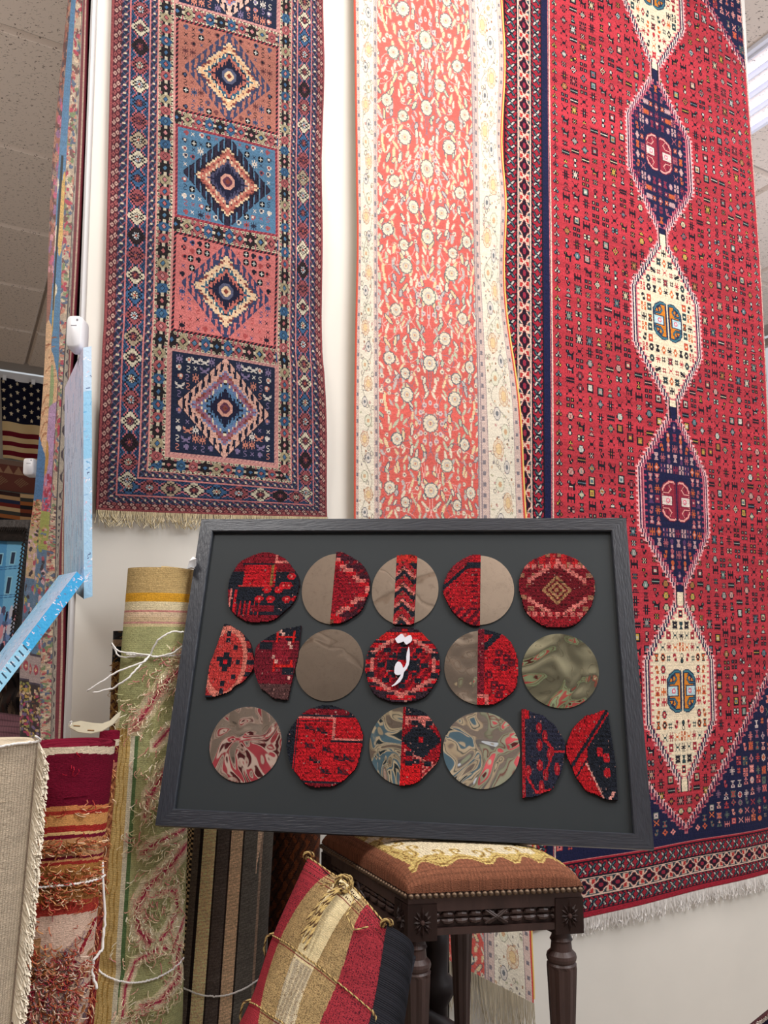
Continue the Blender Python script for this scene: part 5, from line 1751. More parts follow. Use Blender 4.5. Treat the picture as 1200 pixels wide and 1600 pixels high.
def dark_gold():
    C = raster(60, 640); Y, X = np.mgrid[0:640, 0:60]; C[:] = (70, 52, 40)
    C[:14] = (60, 66, 72); C[14:26] = (190, 166, 140); C[26:52] = (40, 42, 46); C[52:] = (150, 112, 64)
    C[(np.mod(X * .8 + Y, 13) < 4) & (Y > 52)] = (84, 52, 44); C[(np.mod(Y - X, 17) < 3) & (Y > 60)] = (196, 160, 100)
    return C


t, s_ = roll('rolled_rug', 'narrow dark gold rug roll standing half hidden behind the green tapestry roll', (196, 986), (178, 1600), (18, 24), 2.2, 2.16, sampler(dark_gold()), WOOL, 'rolled rugs', lip=(70, 62, 60), capcol=(30, 30, 34), cols=40, spiral=1)
yarns('loose_yarn', t, s_, [(.3, 80, .2, 40, 60, [(150, 110, 60), (60, 44, 40), (190, 160, 110)], 2.5)], 6)


# maroon kilim roll ----------------------------------------------------------
def maroon():
    C = raster(150, 470); Y, X = np.mgrid[0:470, 0:150]
    yy = Y + 10 * np.sin(X / 150 * math.pi) - 5
    C[:] = (198, 160, 136)
    C[yy < 24] = (214, 196, 168)
    C[(yy >= 10 + 6 * (np.mod(X, 6) < 3)) & (yy < 102)] = (104, 14, 38)
    C[yy < 16] = (214, 198, 172)
    C[yy < 3] = (120, 20, 44)
    C[(yy >= 102)] = (196, 128, 78)
    for a, b_, c in ((109, 116, (164, 54, 44)), (116, 134, (206, 148, 90)), (134, 144, (156, 44, 40)), (144, 148, (216, 178, 120)), (148, 154, (112, 20, 44)), (154, 176, (190, 140, 96)),
                     (176, 182, (196, 150, 110)), (182, 186, (112, 24, 44)), (186, 190, (206, 150, 100)), (190, 195, (160, 50, 44)), (195, 212, (166, 116, 62)), (212, 232, (154, 100, 52)),
                     (232, 250, (160, 108, 60)), (250, 258, (166, 66, 50)), (258, 270, (170, 60, 50))):
        C[(yy >= a) & (yy < b_)] = c
    C[(yy > 225) & (yy < 258) & (X < 38)] = (176, 60, 56)
    C[yy >= 270] = (214, 184, 164)
    C[(yy > 300) & (yy < 330) & (X < 60)] = (186, 140, 96)
    line(C, [(100, 325), (118, 340), (146, 290)], (150, 34, 50), 5)
    rr = random.Random(3)
    for _ in range(260):
        ell(C, rr.uniform(0, 150), rr.uniform(330, 470), rr.uniform(3, 9), rr.uniform(2, 6), rr.choice([(176, 96, 84), (200, 150, 120), (150, 60, 60), (120, 100, 104), (190, 130, 90), (206, 170, 150), (150, 112, 80)]), rr.uniform(0, 3))
    return C


mcols = [(206, 150, 100), (180, 96, 60), (150, 100, 56), (214, 184, 150), (170, 60, 50), (196, 120, 90)]
wcols = [(150, 50, 66), (196, 120, 110), (206, 170, 140), (120, 96, 106), (170, 110, 70), (222, 200, 180), (176, 80, 60)]
mr, ms = roll('rolled_rug', 'maroon and orange banded kilim roll with ragged threads, standing at lower left', (108, 1160), (66, 1600), (68, 62), 1.72, 1.56, sampler(maroon()), FLAT, 'rolled rugs',
              lip=(112, 18, 42), capcol=(96, 14, 36), ecc=.95, spiral=3)
yarns('loose_yarn', mr, ms, [(.5, 165, .28, 6, 170, mcols, .1), (.5, 205, .25, 8, 90, mcols, .2), (.6, 222, .25, 9, 120, mcols, .1), (.5, 244, .28, 8, 120, mcols, .2), (.2, 235, .1, 16, 60, [(190, 50, 60), (206, 90, 80)], 1.2),
                             (.5, 110, .3, 4, 24, mcols, .3), (.55, 36, .05, 10, 6, [(150, 20, 40)], 1.5),
                             (.15, 310, .08, 34, 130, mcols, 1.5), (.45, 325, .12, 14, 60, mcols, .8), (.5, 350, .22, 14, 190, wcols, .5), (.8, 350, .1, 30, 120, wcols, 2.2), (.3, 400, .16, 22, 220, wcols, 1.2),
                             (.7, 400, .14, 26, 200, wcols, 1.2), (.4, 440, .3, 16, 260, wcols, 1.0)], 9, (5, 14))
tie(mr, ms, 226, -6)
string('tie_end', None, [ms(.02, 228, .004), at(26, 1400, 1.55), at(18, 1440, 1.54), at(8, 1500, 1.53)], parent=mr, r=.003)
string('tie_end', None, [at(160, 1345, 1.66), at(164, 1440, 1.64), at(160, 1484, 1.62), at(146, 1500, 1.60), at(143, 1520, 1.60), at(152, 1545, 1.59)], parent=mr, r=.0028)


def flap():
    C = raster(30, 460); Y, X = np.mgrid[0:460, 0:30]; C[:] = (150, 92, 58)
    C[:14] = (120, 18, 44); C[14:26] = (222, 206, 178); C[26:54] = (106, 16, 40); C[54:70] = (170, 110, 90)
    C[(np.mod(Y + X * 2, 19) < 6) & (Y > 60)] = (112, 56, 40); C[(np.mod(Y - X, 23) < 4) & (Y > 60)] = (190, 130, 90)
    C[300:] = (150, 60, 52); C[(np.mod(Y + X * 2, 17) < 5) & (Y > 300)] = (104, 30, 40)
    return C


t, s_ = roll('rolled_rug', 'thin maroon topped kilim roll wedged between the maroon and green rolls', (172, 1142), (130, 1600), (15, 15), 1.92, 1.76, sampler(flap()), FLAT, 'rolled rugs', lip=(112, 18, 42), capcol=(96, 14, 36), cols=30, spiral=1)
yarns('loose_yarn', t, s_, [(.5, 60 + 34 * k, .25, 18, 26, mcols, 1.4) for k in range(12)], 12, (5, 16))


def cream():
    C = raster(120, 470); Y, X = np.mgrid[0:470, 0:120]; C[:] = (188, 172, 150)
    C[np.mod(X, 4) < 1] = (160, 146, 126)
    return C


cr_, cs = roll('rolled_rug', 'cream flat weave roll with long white fringe at the left corner', (-8, 1158), (-46, 1600), (62, 56), 1.50, 1.36, sampler(cream()), FLAT, 'rolled rugs', lip=(206, 192, 168), capcol=(120, 104, 88), ecc=1.0, spiral=2)
edge = [cs(.985, y, .002) for y in np.linspace(4, 440, 40)]
fringe('fringe', edge, 700, .045, (226, 216, 196), cr_, out=np.array([.35, -1, 0]), droop=(.55, -.25, -.75), swing=.35, r=.0011, seed=31)
string('tie_string', None, [cs(x, 3 + 4 * math.sin(x * 6), .006) for x in np.linspace(.3, .99, 8)] + [at(56, 1150, 1.46)], parent=cr_)


# grey striped roll ----------------------------------------------------------
def grey():
    C = raster(140, 420); Y, X = np.mgrid[0:420, 0:140]; C[:] = (92, 86, 80)
    for a, b_, c in ((0, 14, (60, 52, 48)), (14, 26, (88, 80, 74)), (26, 30, (34, 28, 28)), (30, 50, (202, 178, 138)), (50, 52, (40, 32, 30)), (52, 70, (74, 66, 62)), (70, 72, (40, 32, 30)), (72, 90, (172, 146, 118)),
                     (90, 93, (40, 34, 32)), (93, 118, (86, 82, 76)), (118, 122, (130, 110, 94)), (122, 140, (78, 74, 68))):
        C[(X >= a) & (X < b_)] = c
    ch = (X < 15) & (np.mod(np.floor(X / 3) + np.floor(Y / 4), 2) < 1); C[ch] = (176, 156, 122); C[(X < 15) & ~ch] = (30, 26, 26)
    C[(X > 112) & (X < 120) & (Y < 170 - (X - 112) * 8)] = (176, 150, 126)
    return C * 1.3 * (1 + .06 * np.sin(Y * 1.1 + X * .3))[..., None]


t, s_ = roll('rolled_rug', 'grey and cream striped wool roll standing under the black frame', (366, 1200), (338, 1600), (66, 68), 2.3, 2.2, sampler(grey(), .12), FLAT, 'rolled rugs', lip=(90, 84, 78), ecc=.85, spiral=2)
tie(t, s_, 318, 16)


def rust():
    C = raster(80, 400); Y, X = np.mgrid[0:400, 0:80]; C[:] = (70, 40, 26)
    C[(np.mod(X + 5 * np.sin(Y * .2), 17) < 7)] = (104, 54, 28); C[(np.mod(X * 2 + Y, 23) < 4)] = (46, 28, 24)
    return C


roll('rolled_rug', 'dark rust brown rug roll in shadow between grey roll and stool', (466, 1230), (452, 1600), (36, 38), 2.42, 2.36, sampler(rust()), WOOL, 'rolled rugs', lip=(80, 46, 30), cols=60, spiral=1)

# price tag lying on the maroon roll
TAGM = mat('tag_card', (232, 224, 196), rough=.7, noise=.06, nscale=40)
pts2 = [(107, 1135), (112, 1133), (126, 1130), (145, 1131), (160, 1129), (172, 1124), (182, 1116), (189, 1114), (186, 1124), (176, 1134), (160, 1141), (142, 1144), (122, 1143), (109, 1139)]
mb = MB()
q = [at(x, y, 1.66 + (x - 107) * .0004) + np.array([0, 0, .004 * math.sin(i)]) for i, (x, y) in enumerate(pts2)]
n = len(q); top = [p + np.array([0, -.001, .0015]) for p in q]
mb.add(q + top, [(i, (i + 1) % n, n + (i + 1) % n, n + i) for i in range(n)] + [tuple(range(n, 2 * n)), tuple(range(n))[::-1]])
o = mb.build('price_tag', TAGM); tag(o, 'cream paper tag lying curled on top of the maroon roll', 'tag')
mb = MB()
for x, y in ((120, 1134), (142, 1141)): mb.tube([at(x - 5, y, 1.655), at(x + 5, y + .6, 1.655)], .0016, 5)
mb.build('staple', mat('staple', (150, 120, 84), rough=.4, metal=.8), o)
o2 = string('tie_string', None, [at(107, 1133, 1.66), at(109, 1128, 1.66), at(113, 1127, 1.66), at(108, 1137, 1.655)], r=.0008, parent=None)
o2.parent = o

# crumpled white paper tag behind the frame's top left corner
mb = MB()
q = [at(x, y, z_) for x, y, z_ in ((292, 889, 2.08), (296, 876, 2.06), (301, 870, 2.09), (306, 873, 2.07), (306, 889, 2.1), (299, 886, 2.05))]
n = len(q); top = [p + np.array([0, .004, .001]) for p in q]
mb.add(q + top, [(i, (i + 1) % n, n + (i + 1) % n, n + i) for i in range(n)] + [tuple(range(n, 2 * n)), tuple(range(n))[::-1]])
o = mb.build('paper_tag', mat('white_paper', (236, 236, 236), rough=.7)); tag(o, 'small white paper tag on top of the green roll beside the frame', 'tag')


# ------------------------------------------------------------ pictorial rug hanging at the left end
def pictorial():
    H, W = 640, 120
    C = np.zeros((H, W, 3)); V, U = np.mgrid[0:H, 0:W]
    C[:] = (86, 136, 178)
    rr = random.Random(15)
    sky = V < 345
    C[sky & (U < 34 - V * .04)] = (150, 104, 92)
    for _ in range(400):
        ell(C, rr.uniform(0, 26), rr.uniform(0, 240), rr.uniform(2, 4), rr.uniform(2, 4), rr.choice([(110, 70, 66), (170, 110, 96), (90, 80, 90), (190, 140, 120), (150, 130, 120)]))
    for _ in range(90):
        ell(C, rr.uniform(10, 34), rr.uniform(120, 300), rr.uniform(2, 4), rr.uniform(2, 4), rr.choice([(196, 100, 130), (150, 110, 150), (210, 150, 160)]))
    for a, b_, rx, ry in ((52, 252, 8, 18), (44, 312, 10, 12), (34, 286, 9, 10), (62, 300, 6, 8), (50, 200, 6, 8)): ell(C, a, b_, rx, ry, (232, 226, 206), .5)
    ell(C, 68, 225, 7, 40, (222, 184, 110)); ell(C, 60, 320, 5, 34, (206, 172, 90))
    C[(np.abs(U - 60 - (V - 200) * .0) < 2.6) & (V > 170) & (V < 320)] = (30, 40, 50)
    # rocks
    poly(C, [(0, 345), (20, 330), (44, 352), (70, 380), (84, 420), (84, 480), (0, 500)], (216, 178, 140))
    for _ in range(26):
        x = rr.uniform(2, 60); y = rr.uniform(350, 490); line(C, [(x, y + 12), (x + 8, y + 2), (x + 20, y)], rr.choice([(150, 96, 66), (176, 120, 84)]), 1.6)
    ell(C, 68, 430, 7, 34, (150, 170, 120)); ell(C, 40, 420, 5, 6, (170, 60, 60))
    poly(C, [(50, 452), (84, 440), (86, 520), (52, 520)], (184, 150, 190)); ell(C, 66, 486, 8, 14, (196, 150, 70))
    poly(C, [(0, 470), (22, 470), (44, 492), (44, 530), (0, 540)], (70, 116, 164))
    for _ in range(160): ell(C, rr.uniform(48, 86), rr.uniform(500, 545), 2.2, 2.6, rr.choice([(196, 60, 100), (214, 120, 140), (170, 50, 80)]))
    C[(V > 530) & (U < 50)] = (206, 176, 140)
    for _ in range(140): ell(C, rr.uniform(0, 50), rr.uniform(528, 600), rr.uniform(1, 3), rr.uniform(2, 5), rr.choice([(120, 96, 60), (176, 136, 90), (196, 90, 80)]), rr.uniform(0, 3))
    C[(V > 545) & (U > 50) & (U < 86)] = (164, 170, 90)
    return C


C1 = pictorial()


def pictorial2(C):
    H0, W = C.shape[:2]; H = 900; rr = random.Random(18)
    D = np.zeros((H, W, 3)); D[:H0] = C; V, U = np.mgrid[0:H, 0:W]
    D[H0:] = (92, 124, 156)
    D[(V > 600) & (V < 680) & (U < 50)] = (196, 170, 140)
    for _ in range(260): ell(D, rr.uniform(0, 86), rr.uniform(580, 760), rr.uniform(1.5, 3.5), rr.uniform(2, 5), rr.choice([(176, 80, 100), (150, 160, 80), (206, 170, 120), (60, 50, 60), (110, 130, 160), (214, 180, 190)]), rr.uniform(0, 3))
    D[(V > 755) & (V < 800)] = (176, 160, 160)
    D[(np.abs(V - 757) < 2) | (np.abs(V - 799) < 2)] = (70, 60, 80)
    for k in range(0, 120, 12): ell(D, k + 4, 778, 4, 8, (176, 70, 90)); ell(D, k + 4, 778, 1.6, 3, (226, 200, 160))
    D[(V > 800) & (U < 84)] = (48, 34, 40)
    for _ in range(330): ell(D, rr.uniform(0, 84), rr.uniform(806, 896), rr.uniform(1.5, 3.4), rr.uniform(2, 5), rr.choice([(206, 170, 90), (176, 60, 100), (150, 150, 80), (120, 100, 140), (214, 190, 160), (100, 60, 50)]), rr.uniform(0, 3))
    # right border
    D[U >= 84] = (198, 180, 160)
    D[np.abs(U - 84) < 1] = (110, 90, 100)
    for _ in range(1300): ell(D, rr.uniform(86, 102), rr.uniform(0, H), rr.uniform(1, 2.2), rr.uniform(1.6, 4), rr.choice([(186, 66, 92), (130, 150, 110), (206, 140, 120), (90, 110, 140), (226, 206, 180), (120, 80, 80)]), rr.uniform(0, 3))
    D[(U >= 102) & (U < 114)] = (176, 168, 156)
    D[(U >= 102) & (U < 114) & (np.abs(U - 108 - 3.4 * np.sin(V * .35)) < 1.4)] = (70, 62, 74)
    D[np.abs(U - 102) < 1] = (70, 70, 76); D[U >= 114] = (120, 30, 50); D[U >= 118] = (196, 170, 150)
    ix = np.where(np.arange(W) < 62, np.arange(W) * 84 / 62.0, 84 + (np.arange(W) - 62) * 36 / 58.0).astype(int)
    return D[:, ix]


C = jitter(pictorial2(C1), .10, .05)
prow = [(0, [(116, -60), (121, -55), (137, -50)]), (175, [(86, 250), (103, 250), (126, 250)]), (330, [(75, 500), (90, 500), (116, 500)]), (430, [(68, 610), (86, 610), (110, 612)]), (520, [(54, 770), (76, 775), (103, 780)]),
        (640, [(46, 850), (70, 860), (100, 870)]), (760, [(36, 1018), (62, 1030), (97, 1020)]), (900, [(34, 1150), (60, 1160), (93, 1180)])]
PP = [[at(x, y, z_) for (x, y), z_ in zip(r[1], (3.3, 2.85, 2.42))] for r in prow]
uu = np.linspace(0, 120, 121); vv = np.linspace(0, 900, 901)
G = interp_lattice([0, 60, 120], [r[0] for r in prow], PP, uu, vv)
pn_ = np.array([-.88, -.47, 0])
G += pn_ * (.012 * np.sin(uu[None, :] * .18 + np.sin(vv[:, None] * .01)) * (1 - uu[None, :] / 180))[..., None]
pr = thing('hanging_rug', 'blue pictorial rug with rocks and blossoms hanging edge-on at the left', 'rug', G[900, 60])
cloth('pile', G, C, SILK, pr, .008, -pn_, (20, 18, 24), (120, 30, 50))

# ------------------------------------------------------------ canvases
def canvas_col(h, w, a, b_, seed, streak=1, bright=(240, 244, 250)):
    rr = random.Random(seed); C = np.zeros((h, w, 3)); V, U = np.mgrid[0:h, 0:w]
    t = (V / h)[..., None]
    C[:] = np.array(a) * (1 - t) + np.array(b_) * t
    for _ in range(int(h * w / 40)):
        x, y = rr.uniform(0, w), rr.uniform(0, h); l = rr.uniform(4, 22)
        c = np.array(rr.choice([(236, 236, 246), (150, 190, 226), (196, 186, 214), (110, 170, 216), (226, 206, 220), (90, 110, 150)]))
        if streak: line(C, [(x, y), (x + rr.uniform(-1, 1), y + l)], c * .5 + C[int(min(y, h - 1)), int(min(x, w - 1))] * .5, 1)
        else: line(C, [(x, y), (x + rr.uniform(-4, 4), y + rr.uniform(-2, 2))], c, 1)
    return C


def panelmesh(name, q, C, m, parent):
    """q: TL, TR, BR, BL"""
    h, w = C.shape[:2]
    s, t = np.meshgrid(np.linspace(0, 1, w + 1), np.linspace(0, 1, h + 1))
    G = q[0] * ((1 - s) * (1 - t))[..., None] + q[1] * (s * (1 - t))[..., None] + q[2] * (s * t)[..., None] + q[3] * ((1 - s) * t)[..., None]
    return cloth(name, G, C, m, parent, 0, None, smooth=False)


DKW = mat('canvas_back', (52, 50, 52), rough=.8)


def slab(name, label, cat, F4, off, Cf, sides, body):
    """F4: painted face TL TR BR BL; off: vector to the other face; sides: {edge index: colours}"""
    t = thing(name, label, cat, (F4[2] + F4[3]) / 2)
    B4 = [p + off for p in F4]
    c = sum(F4) / 4 + off / 2
    mb = MB(); sh = lambda p: c + (p - c) * .992
    mb.hexa([sh(p) for p in F4], [sh(p) for p in B4]); mb.hexa([sh(p) for p in B4][::-1], [sh(p) for p in F4][::-1])
    mb.build('stretcher', body, t)
    panelmesh('painted_face', F4, Cf, PAINTC, t)
    for k, Cs in sides.items():
        a, b_ = F4[k], F4[(k + 1) % 4]
        panelmesh('painted_edge', [a, a + off, b_ + off, b_], Cs, PAINTC, t)
    return t


f4 = [at(101, 606, 2.30), at(130, 543, 2.02), at(131, 936, 2.00), at(100, 912, 2.28)]
ed = canvas_col(220, 10, (196, 218, 238), (160, 204, 234), 3, 0)
ed[40:100] = ed[40:100] * .6 + np.array([90, 180, 226]) * .4
slab('canvas_painting', 'tall lilac and blue canvas hung on the end of the wall', 'painting', f4, at(143, 541, 2.03) - at(130, 543, 2.02),
     canvas_col(240, 60, (222, 216, 240), (180, 220, 244), 4), {1: ed, 0: canvas_col(40, 10, (200, 200, 230), (200, 200, 230), 5)}, DKW)
f4 = [at(-60, 1098, 1.98), at(92, 899, 2.12), at(120, 893, 1.96), at(-60, 1128, 1.80)]
Cf = canvas_col(60, 200, (140, 196, 232), (190, 206, 236), 6, 0, )
ed = canvas_col(10, 200, (60, 168, 218), (80, 180, 224), 8, 0)
e_off = at(133, 903, 1.95) - at(120, 893, 1.96) + np.array([0, 0, -.004])
Ce = canvas_col(220, 12, (40, 156, 214), (60, 170, 220), 9, 0)
Ce[110:] = Ce[110:] * .4 + np.array([206, 226, 240]) * .6
for k in range(110, 220, 8): Ce[k:k + 2, 2:9] = (40, 70, 96)
slab('canvas_painting', 'pale blue canvas tilted with bright blue edge, lower left above rolls', 'painting', f4, e_off, Cf, {2: Ce, 1: canvas_col(12, 12, (50, 166, 220), (50, 166, 220), 2, 0)}, DKW)

# white plastic boxes on the wall end
PLW = mat('white_plastic', (232, 232, 234), rough=.35, spec=.5)


def rbox(name, label, cat, x0, y0, x1, y1, dep, th):
    """rounded box"""
    c = at((x0 + x1) / 2, (y0 + y1) / 2, dep); w = (x1 - x0) / F * dep / 2; h = (y1 - y0) / F * dep / 2
    bm_v = []; mb = MB(); n = 20
    rings = []
    for zz_, k in ((0, 1), (.75, 1), (.93, .93), (1, .78)):
        ring = []
        for q in range(n):
            a = 2 * math.pi * q / n
            sx = math.copysign(abs(math.cos(a)) ** .45, math.cos(a)); sy = math.copysign(abs(math.sin(a)) ** .35, math.sin(a))
            ring.append(c + np.array([sx * w * k, -zz_ * th, sy * h * (k + (1 - k) * .4)]))
        rings.append(ring)
    V = sum(rings, [])
    mb.add(V, [(r * n + q, r * n + (q + 1) % n, r * n + n + (q + 1) % n, r * n + n + q) for r in range(3) for q in range(n)] + [tuple(range(3 * n, 4 * n)), tuple(range(n))[::-1]])
    t = mb.build(name, PLW, None, True)
    tag(t, label, cat)
    mb = MB(); cc = c + np.array([0, -th * .98, 0]); mb.box(cc + (0, 0, h * .35), (w * .35, 0, 0), (0, .0012, 0), (0, 0, .0012)); mb.tube([cc + (w * .4, .001, h * .7), cc + (w * .4, -.002, h * .7)], .003, 8)
    s = mb.build('indicator_slot', mat('slot_grey', (150, 150, 156)), None); s.parent = t
    return t


rbox('alarm_sensor', 'rounded white plastic sensor box on the white wall end', 'sensor', 113, 502, 139, 556, 2.10, .05)
rbox('alarm_sensor', 'small white plastic box beside the pictorial rug, below the flag', 'sensor', 43, 719, 62, 747, 3.36, .05)

# ------------------------------------------------------------ things in the far room
def farz(x, y, up=0.06):
    r = ray(x, y); o = W0 + DN * (N1 - up); t_ = ((o - CAM) @ DN) / (r @ DN); return CAM + r * t_


def fq(pts, up=.06): return [farz(x, y, up) for x, y in pts]


C = np.zeros((130, 100, 3)); V, U = np.mgrid[0:130, 0:100]
C[:] = (196, 170, 126)
C[(V > 78) & (np.mod(V - 78, 15.4) > 7.7)] = (96, 16, 30)
C[V < 71] = (16, 16, 34)
for r_ in range(9):
    for q in range(7):
        if (r_ + q) % 2: continue
        cx_, cy_ = 5 + q * 14, 6 + r_ * 7.4
        pts = []
        for k in range(10):
            a = -math.pi / 2 + k * math.pi / 5; rad = 4.2 if k % 2 == 0 else 1.8
            pts.append((cx_ + rad * math.cos(a), cy_ + rad * math.sin(a)))
        poly(C, pts, (206, 190, 160))
fl = thing('flag', 'faded stars and stripes flag hung high on the far wall', 'flag', farz(30, 718))
q = fq([(1, 590), (78, 602), (78, 724), (5, 715)])
s, t_ = np.meshgrid(np.linspace(0, 1, 101), np.linspace(0, 1, 131))
G = q[0] * ((1 - s) * (1 - t_))[..., None] + q[1] * (s * (1 - t_))[..., None] + q[2] * (s * t_)[..., None] + q[3] * ((1 - s) * t_)[..., None]
G = G - DN * (.02 * np.sin(s * 11) + .02 * np.sin(t_ * 5))[..., None]
cloth('flag_cloth', G, C, YARN, fl, .004, DN, (120, 100, 90), (60, 40, 40))
mb = MB()
for x, y in ((7, 590), (52, 597)): mb.box(farz(x, y, .10), DA * .02, DN * .01, (0, 0, .03))
mb.build('hanging_clips', PLW, fl)


def farrug(label, pts, C, name='hanging_rug', cat='rug', up=.08, group=None):
    q = fq(pts, up); t = thing(name, label, cat, (q[2] + q[3]) / 2, group)
    h, w = C.shape[:2]
    s, t_ = np.meshgrid(np.linspace(0, 1, w + 1), np.linspace(0, 1, h + 1))
    G = q[0] * ((1 - s) * (1 - t_))[..., None] + q[1] * (s * (1 - t_))[..., None] + q[2] * (s * t_)[..., None] + q[3] * ((1 - s) * t_)[..., None]
    G = G - DN * (.02 * np.sin(s * 7 + 1))[..., None]
    cloth('pile', G, C, YARN, t, .01, DN, (60, 40, 36), (70, 40, 36))


C = np.zeros((50, 90, 3)); V, U = np.mgrid[0:50, 0:90]; C[:] = (104, 60, 50); C[V < 8] = (120, 96, 84)
C[(V >= 8) & (V < 22) & (np.abs(np.mod(U, 16) - 8) < (V - 8) * .6)] = (150, 116, 90)
for c_ in (12, 44, 76):
    C[(np.abs(U - c_) + np.abs(V - 34) * 1.4 < 12) & (np.mod(U + V, 4) < 2)] = (130, 100, 76)
farrug('brown kilim with a tooth border hanging on the far wall below the flag', [(-12, 716), (78, 726), (78, 774), (-12, 764)], C)
C = np.zeros((44, 90, 3)); V, U = np.mgrid[0:44, 0:90]
pal = np.array([(56, 36, 34), (176, 140, 100), (40, 46, 70), (110, 40, 34), (190, 160, 120), (60, 60, 56), (150, 90, 50), (30, 30, 36), (120, 60, 40)], float)
C[:] = pal[np.mod(np.floor(V / 5) + np.where(U > 42, 4, 0), 9).astype(int)]
farrug('multicoloured striped kilim folded beneath the brown kilim on the far wall', [(-12, 766), (78, 776), (78, 828), (-12, 818)], C, up=.16)
C = np.zeros((40, 80, 3)); rr = random.Random(6); C[:] = (52, 44, 42)
for _ in range(90): ell(C, rr.uniform(0, 80), rr.uniform(0, 40), rr.uniform(2, 7), rr.uniform(1, 3), rr.choice([(30, 26, 28), (84, 70, 60), (110, 90, 76), (60, 40, 36)]), rr.uniform(0, 3))


def near_cloth(label, pts, dep, C, folds=.03):
    q = [at(x, y, d) for (x, y), d in zip(pts, dep)]
    t = thing('folded_rug', label, 'rug', (q[2] + q[3]) / 2)
    h, w = C.shape[:2]
    s, t_ = np.meshgrid(np.linspace(0, 1, w + 1), np.linspace(0, 1, h + 1))
    G = q[0] * ((1 - s) * (1 - t_))[..., None] + q[1] * (s * (1 - t_))[..., None] + q[2] * (s * t_)[..., None] + q[3] * ((1 - s) * t_)[..., None]
    G = G + np.array([0, -1, .3]) * (folds * np.sin(s * 5 + t_ * 7) * np.sin(t_ * 9 + 1))[..., None]
    cloth('pile', G, C, WOOL, t, .03, (0, .8, -.5), (40, 30, 30), (40, 30, 30))


near_cloth('dark folded rug heaped on the far side below the paintings', [(-20, 1020), (44, 1020), (44, 1130), (-20, 1130)], [4.1, 4.1, 3.9, 3.9], C)
C = np.zeros((30, 80, 3)); C[:] = (120, 84, 92); C[::4] *= .8; C[:, ::5] *= .85
near_cloth('mauve folded rug in front of the dark rug heap', [(-20, 1112), (42, 1118), (42, 1190), (-20, 1190)], [3.7, 3.7, 3.5, 3.5], C, .015)

# framed street painting
pf = thing('framed_painting', 'blue street scene painting in a dark ornate frame at the left edge', 'painting', at(0, 1060, 3.7))
Cp = np.zeros((200, 140, 3)); V, U = np.mgrid[0:200, 0:140]
Cp[:] = (110, 190, 226); rr = random.Random(2)
Cp *= (1 + .06 * np.sin(U * .2))[..., None]
poly(Cp, [(70, 0), (140, 0), (140, 130), (96, 150), (80, 90)], (84, 158, 210)); poly(Cp, [(100, 0), (140, 0), (140, 120), (112, 130)], (120, 190, 230))
for x, y, w, h in ((88, 24, 7, 18), (112, 20, 7, 20), (84, 66, 7, 26), (112, 64, 7, 28), (20, 30, 8, 22), (44, 34, 7, 20), (20, 80, 8, 24), (62, 60, 6, 20)):
    Cp[y - 2:y + h + 2, x - 2:x + w + 2] = (150, 210, 236); Cp[y:y + h, x:x + w] = (44, 60, 84)
for y in (50, 54, 100, 104): line(Cp, [(70, y), (140, y - 8)], (60, 116, 170), 1.4)
Cp[140:] = (90, 110, 150)
for _ in range(120):
    x, y = rr.uniform(0, 140), rr.uniform(118, 196)
    ell(Cp, x, y, rr.uniform(2, 5), rr.uniform(5, 14), rr.choice([(206, 206, 220), (226, 150, 160), (40, 40, 60), (120, 150, 200), (90, 80, 110), (190, 196, 214)]))
fz = 3.7
inn = [(-70, 842), (44, 846), (16, 1026), (-98, 1020)]
out_ = [(-78, 812), (49, 812), (22, 1052), (-110, 1046)]
qi = [at(x, y, fz) for x, y in inn]; qo = [at(x, y, fz + .01) for x, y in out_]
panelmesh('painted_picture', [at(x, y, fz + .02) for x, y in inn], Cp, PAINTC, pf)
ORN = mat('dark_ornate_frame', (48, 42, 40), rough=.5, bump=1.0, bscale=70, noise=.35, nscale=60)
for k in range(4):
    k2 = (k + 1) % 4
    mb = MB(); b1, b2 = qo[k] + (0, .05, 0), qo[k2] + (0, .05, 0)
    md = (qo[k] + qi[k]) / 2 + (0, -.03, 0); md2 = (qo[k2] + qi[k2]) / 2 + (0, -.03, 0)
    V_ = [b1, qo[k], md, qi[k], qi[k] + (0, .05, 0), b2, qo[k2], md2, qi[k2], qi[k2] + (0, .05, 0)]
    mb.add(V_, [(0, 1, 6, 5), (1, 2, 7, 6), (2, 3, 8, 7), (3, 4, 9, 8), (4, 0, 5, 9)])
    for s in np.linspace(.02, .98, 34):
        p = md + (md2 - md) * s + np.array([0, -.004, 0]); mb.tube([p + (-.012, 0, -.008), p + (0, -.008, .008), p + (.012, 0, -.004)], .004, 4)
    mb.build('frame_rail', ORN, pf)

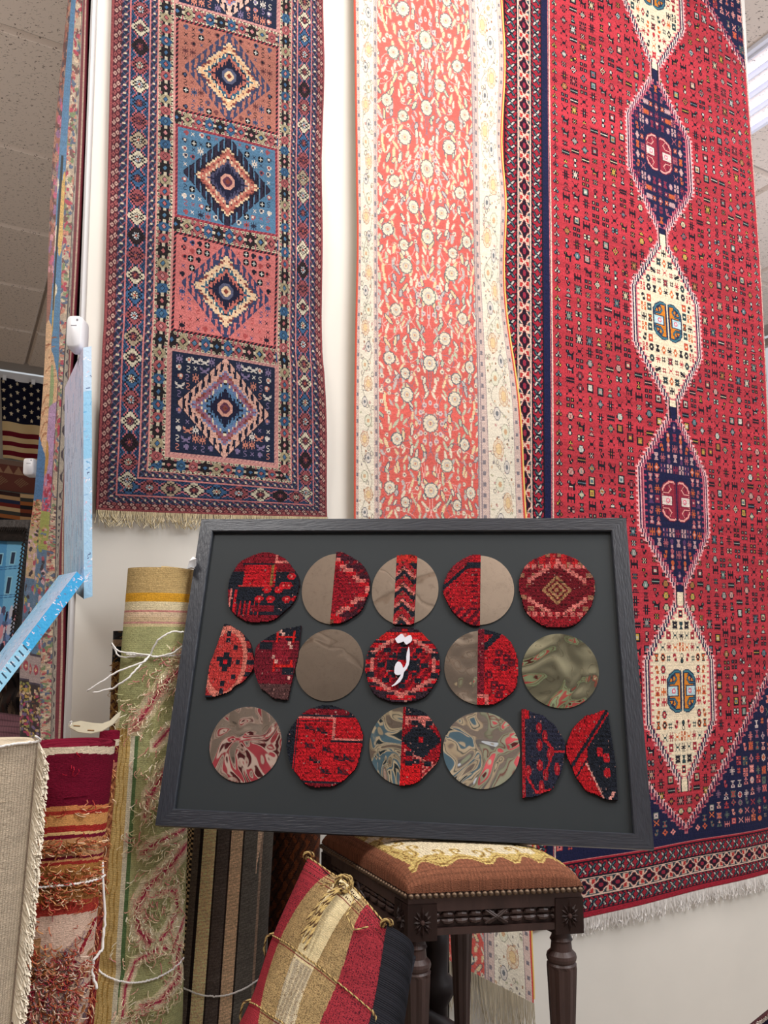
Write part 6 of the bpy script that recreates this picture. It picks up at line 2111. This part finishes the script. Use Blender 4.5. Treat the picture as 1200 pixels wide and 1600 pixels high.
# ------------------------------------------------------------ bits low on the right
C = np.zeros((40, 60, 3)); C[:] = (150, 40, 60); C[:, ::7] = (200, 160, 150); C[::9] = (40, 30, 50)
fr = [at(1176, 1608, 2.3), at(1250, 1548, 2.3)]
fr += [fr[1] * (1, 1, 0) + (.1, -.1, .02), fr[0] * (1, 1, 0) + (.05, -.1, .02)]
t = thing('folded_rug', 'red rug with white fringe standing folded on the floor at bottom right', 'rug', fr[3])
s, t_ = np.meshgrid(np.linspace(0, 1, 61), np.linspace(0, 1, 41))
G = fr[0] * ((1 - s) * (1 - t_))[..., None] + fr[1] * (s * (1 - t_))[..., None] + fr[2] * (s * t_)[..., None] + fr[3] * ((1 - s) * t_)[..., None]
cloth('pile', G, C, WOOL, t, .06, (.1, .9, -.3), (90, 30, 40), (90, 30, 40))
fringe('fringe', [fr[0], fr[1]], 160, .03, (222, 214, 206), t, droop=(-.6, -.2, .2), r=.0013, seed=77)

# rugs added out of view behind the camera for the rippled mirrors to reflect
back = [(-2.5, (168, 70, 80), (206, 190, 180)), (-1.35, (96, 130, 150), (214, 206, 180)), (-.2, (186, 84, 92), (150, 160, 140)), (.95, (206, 196, 176), (170, 90, 90)), (2.1, (60, 66, 84), (190, 170, 110))]
for k, (a_, c1, c2) in enumerate(back):
    C = np.zeros((90, 46, 3)); V, U = np.mgrid[0:90, 0:46]; C[:] = c1
    d = np.minimum(np.minimum(U, 45 - U), np.minimum(V, 89 - V)); C[d < 7] = c2; C[(d > 2) & (d < 4)] = np.array(c1) * .6
    e = np.abs(U - 22.5) / 14 + np.abs(np.mod(V, 30) - 15) / 13; C[(e < 1) & (d > 7)] = c2; C[(e < .6) & (d > 7)] = np.array(c1) * .5
    s, t_ = np.meshgrid(np.linspace(0, 1, 47), np.linspace(0, 1, 91))
    P0 = np.array([a_, -1.9 - .2 * (k % 2), 4.15])
    G = P0 + np.array([1.02, 0, 0]) * s[..., None] + np.array([0, .1, -2.3]) * t_[..., None] + np.array([0, .03, 0]) * np.sin(s * 9)[..., None]
    nm = ['rose and grey', 'slate blue and cream', 'rose and sage', 'cream and rose', 'charcoal and gold'][k]
    t = thing('hanging_rug', nm + ' lattice rug added behind the camera for the mirrors to reflect', 'rug', P0 + (.5, 0, -2.3))
    cloth('pile', G, C, WOOL, t, .008, (0, -1, 0))
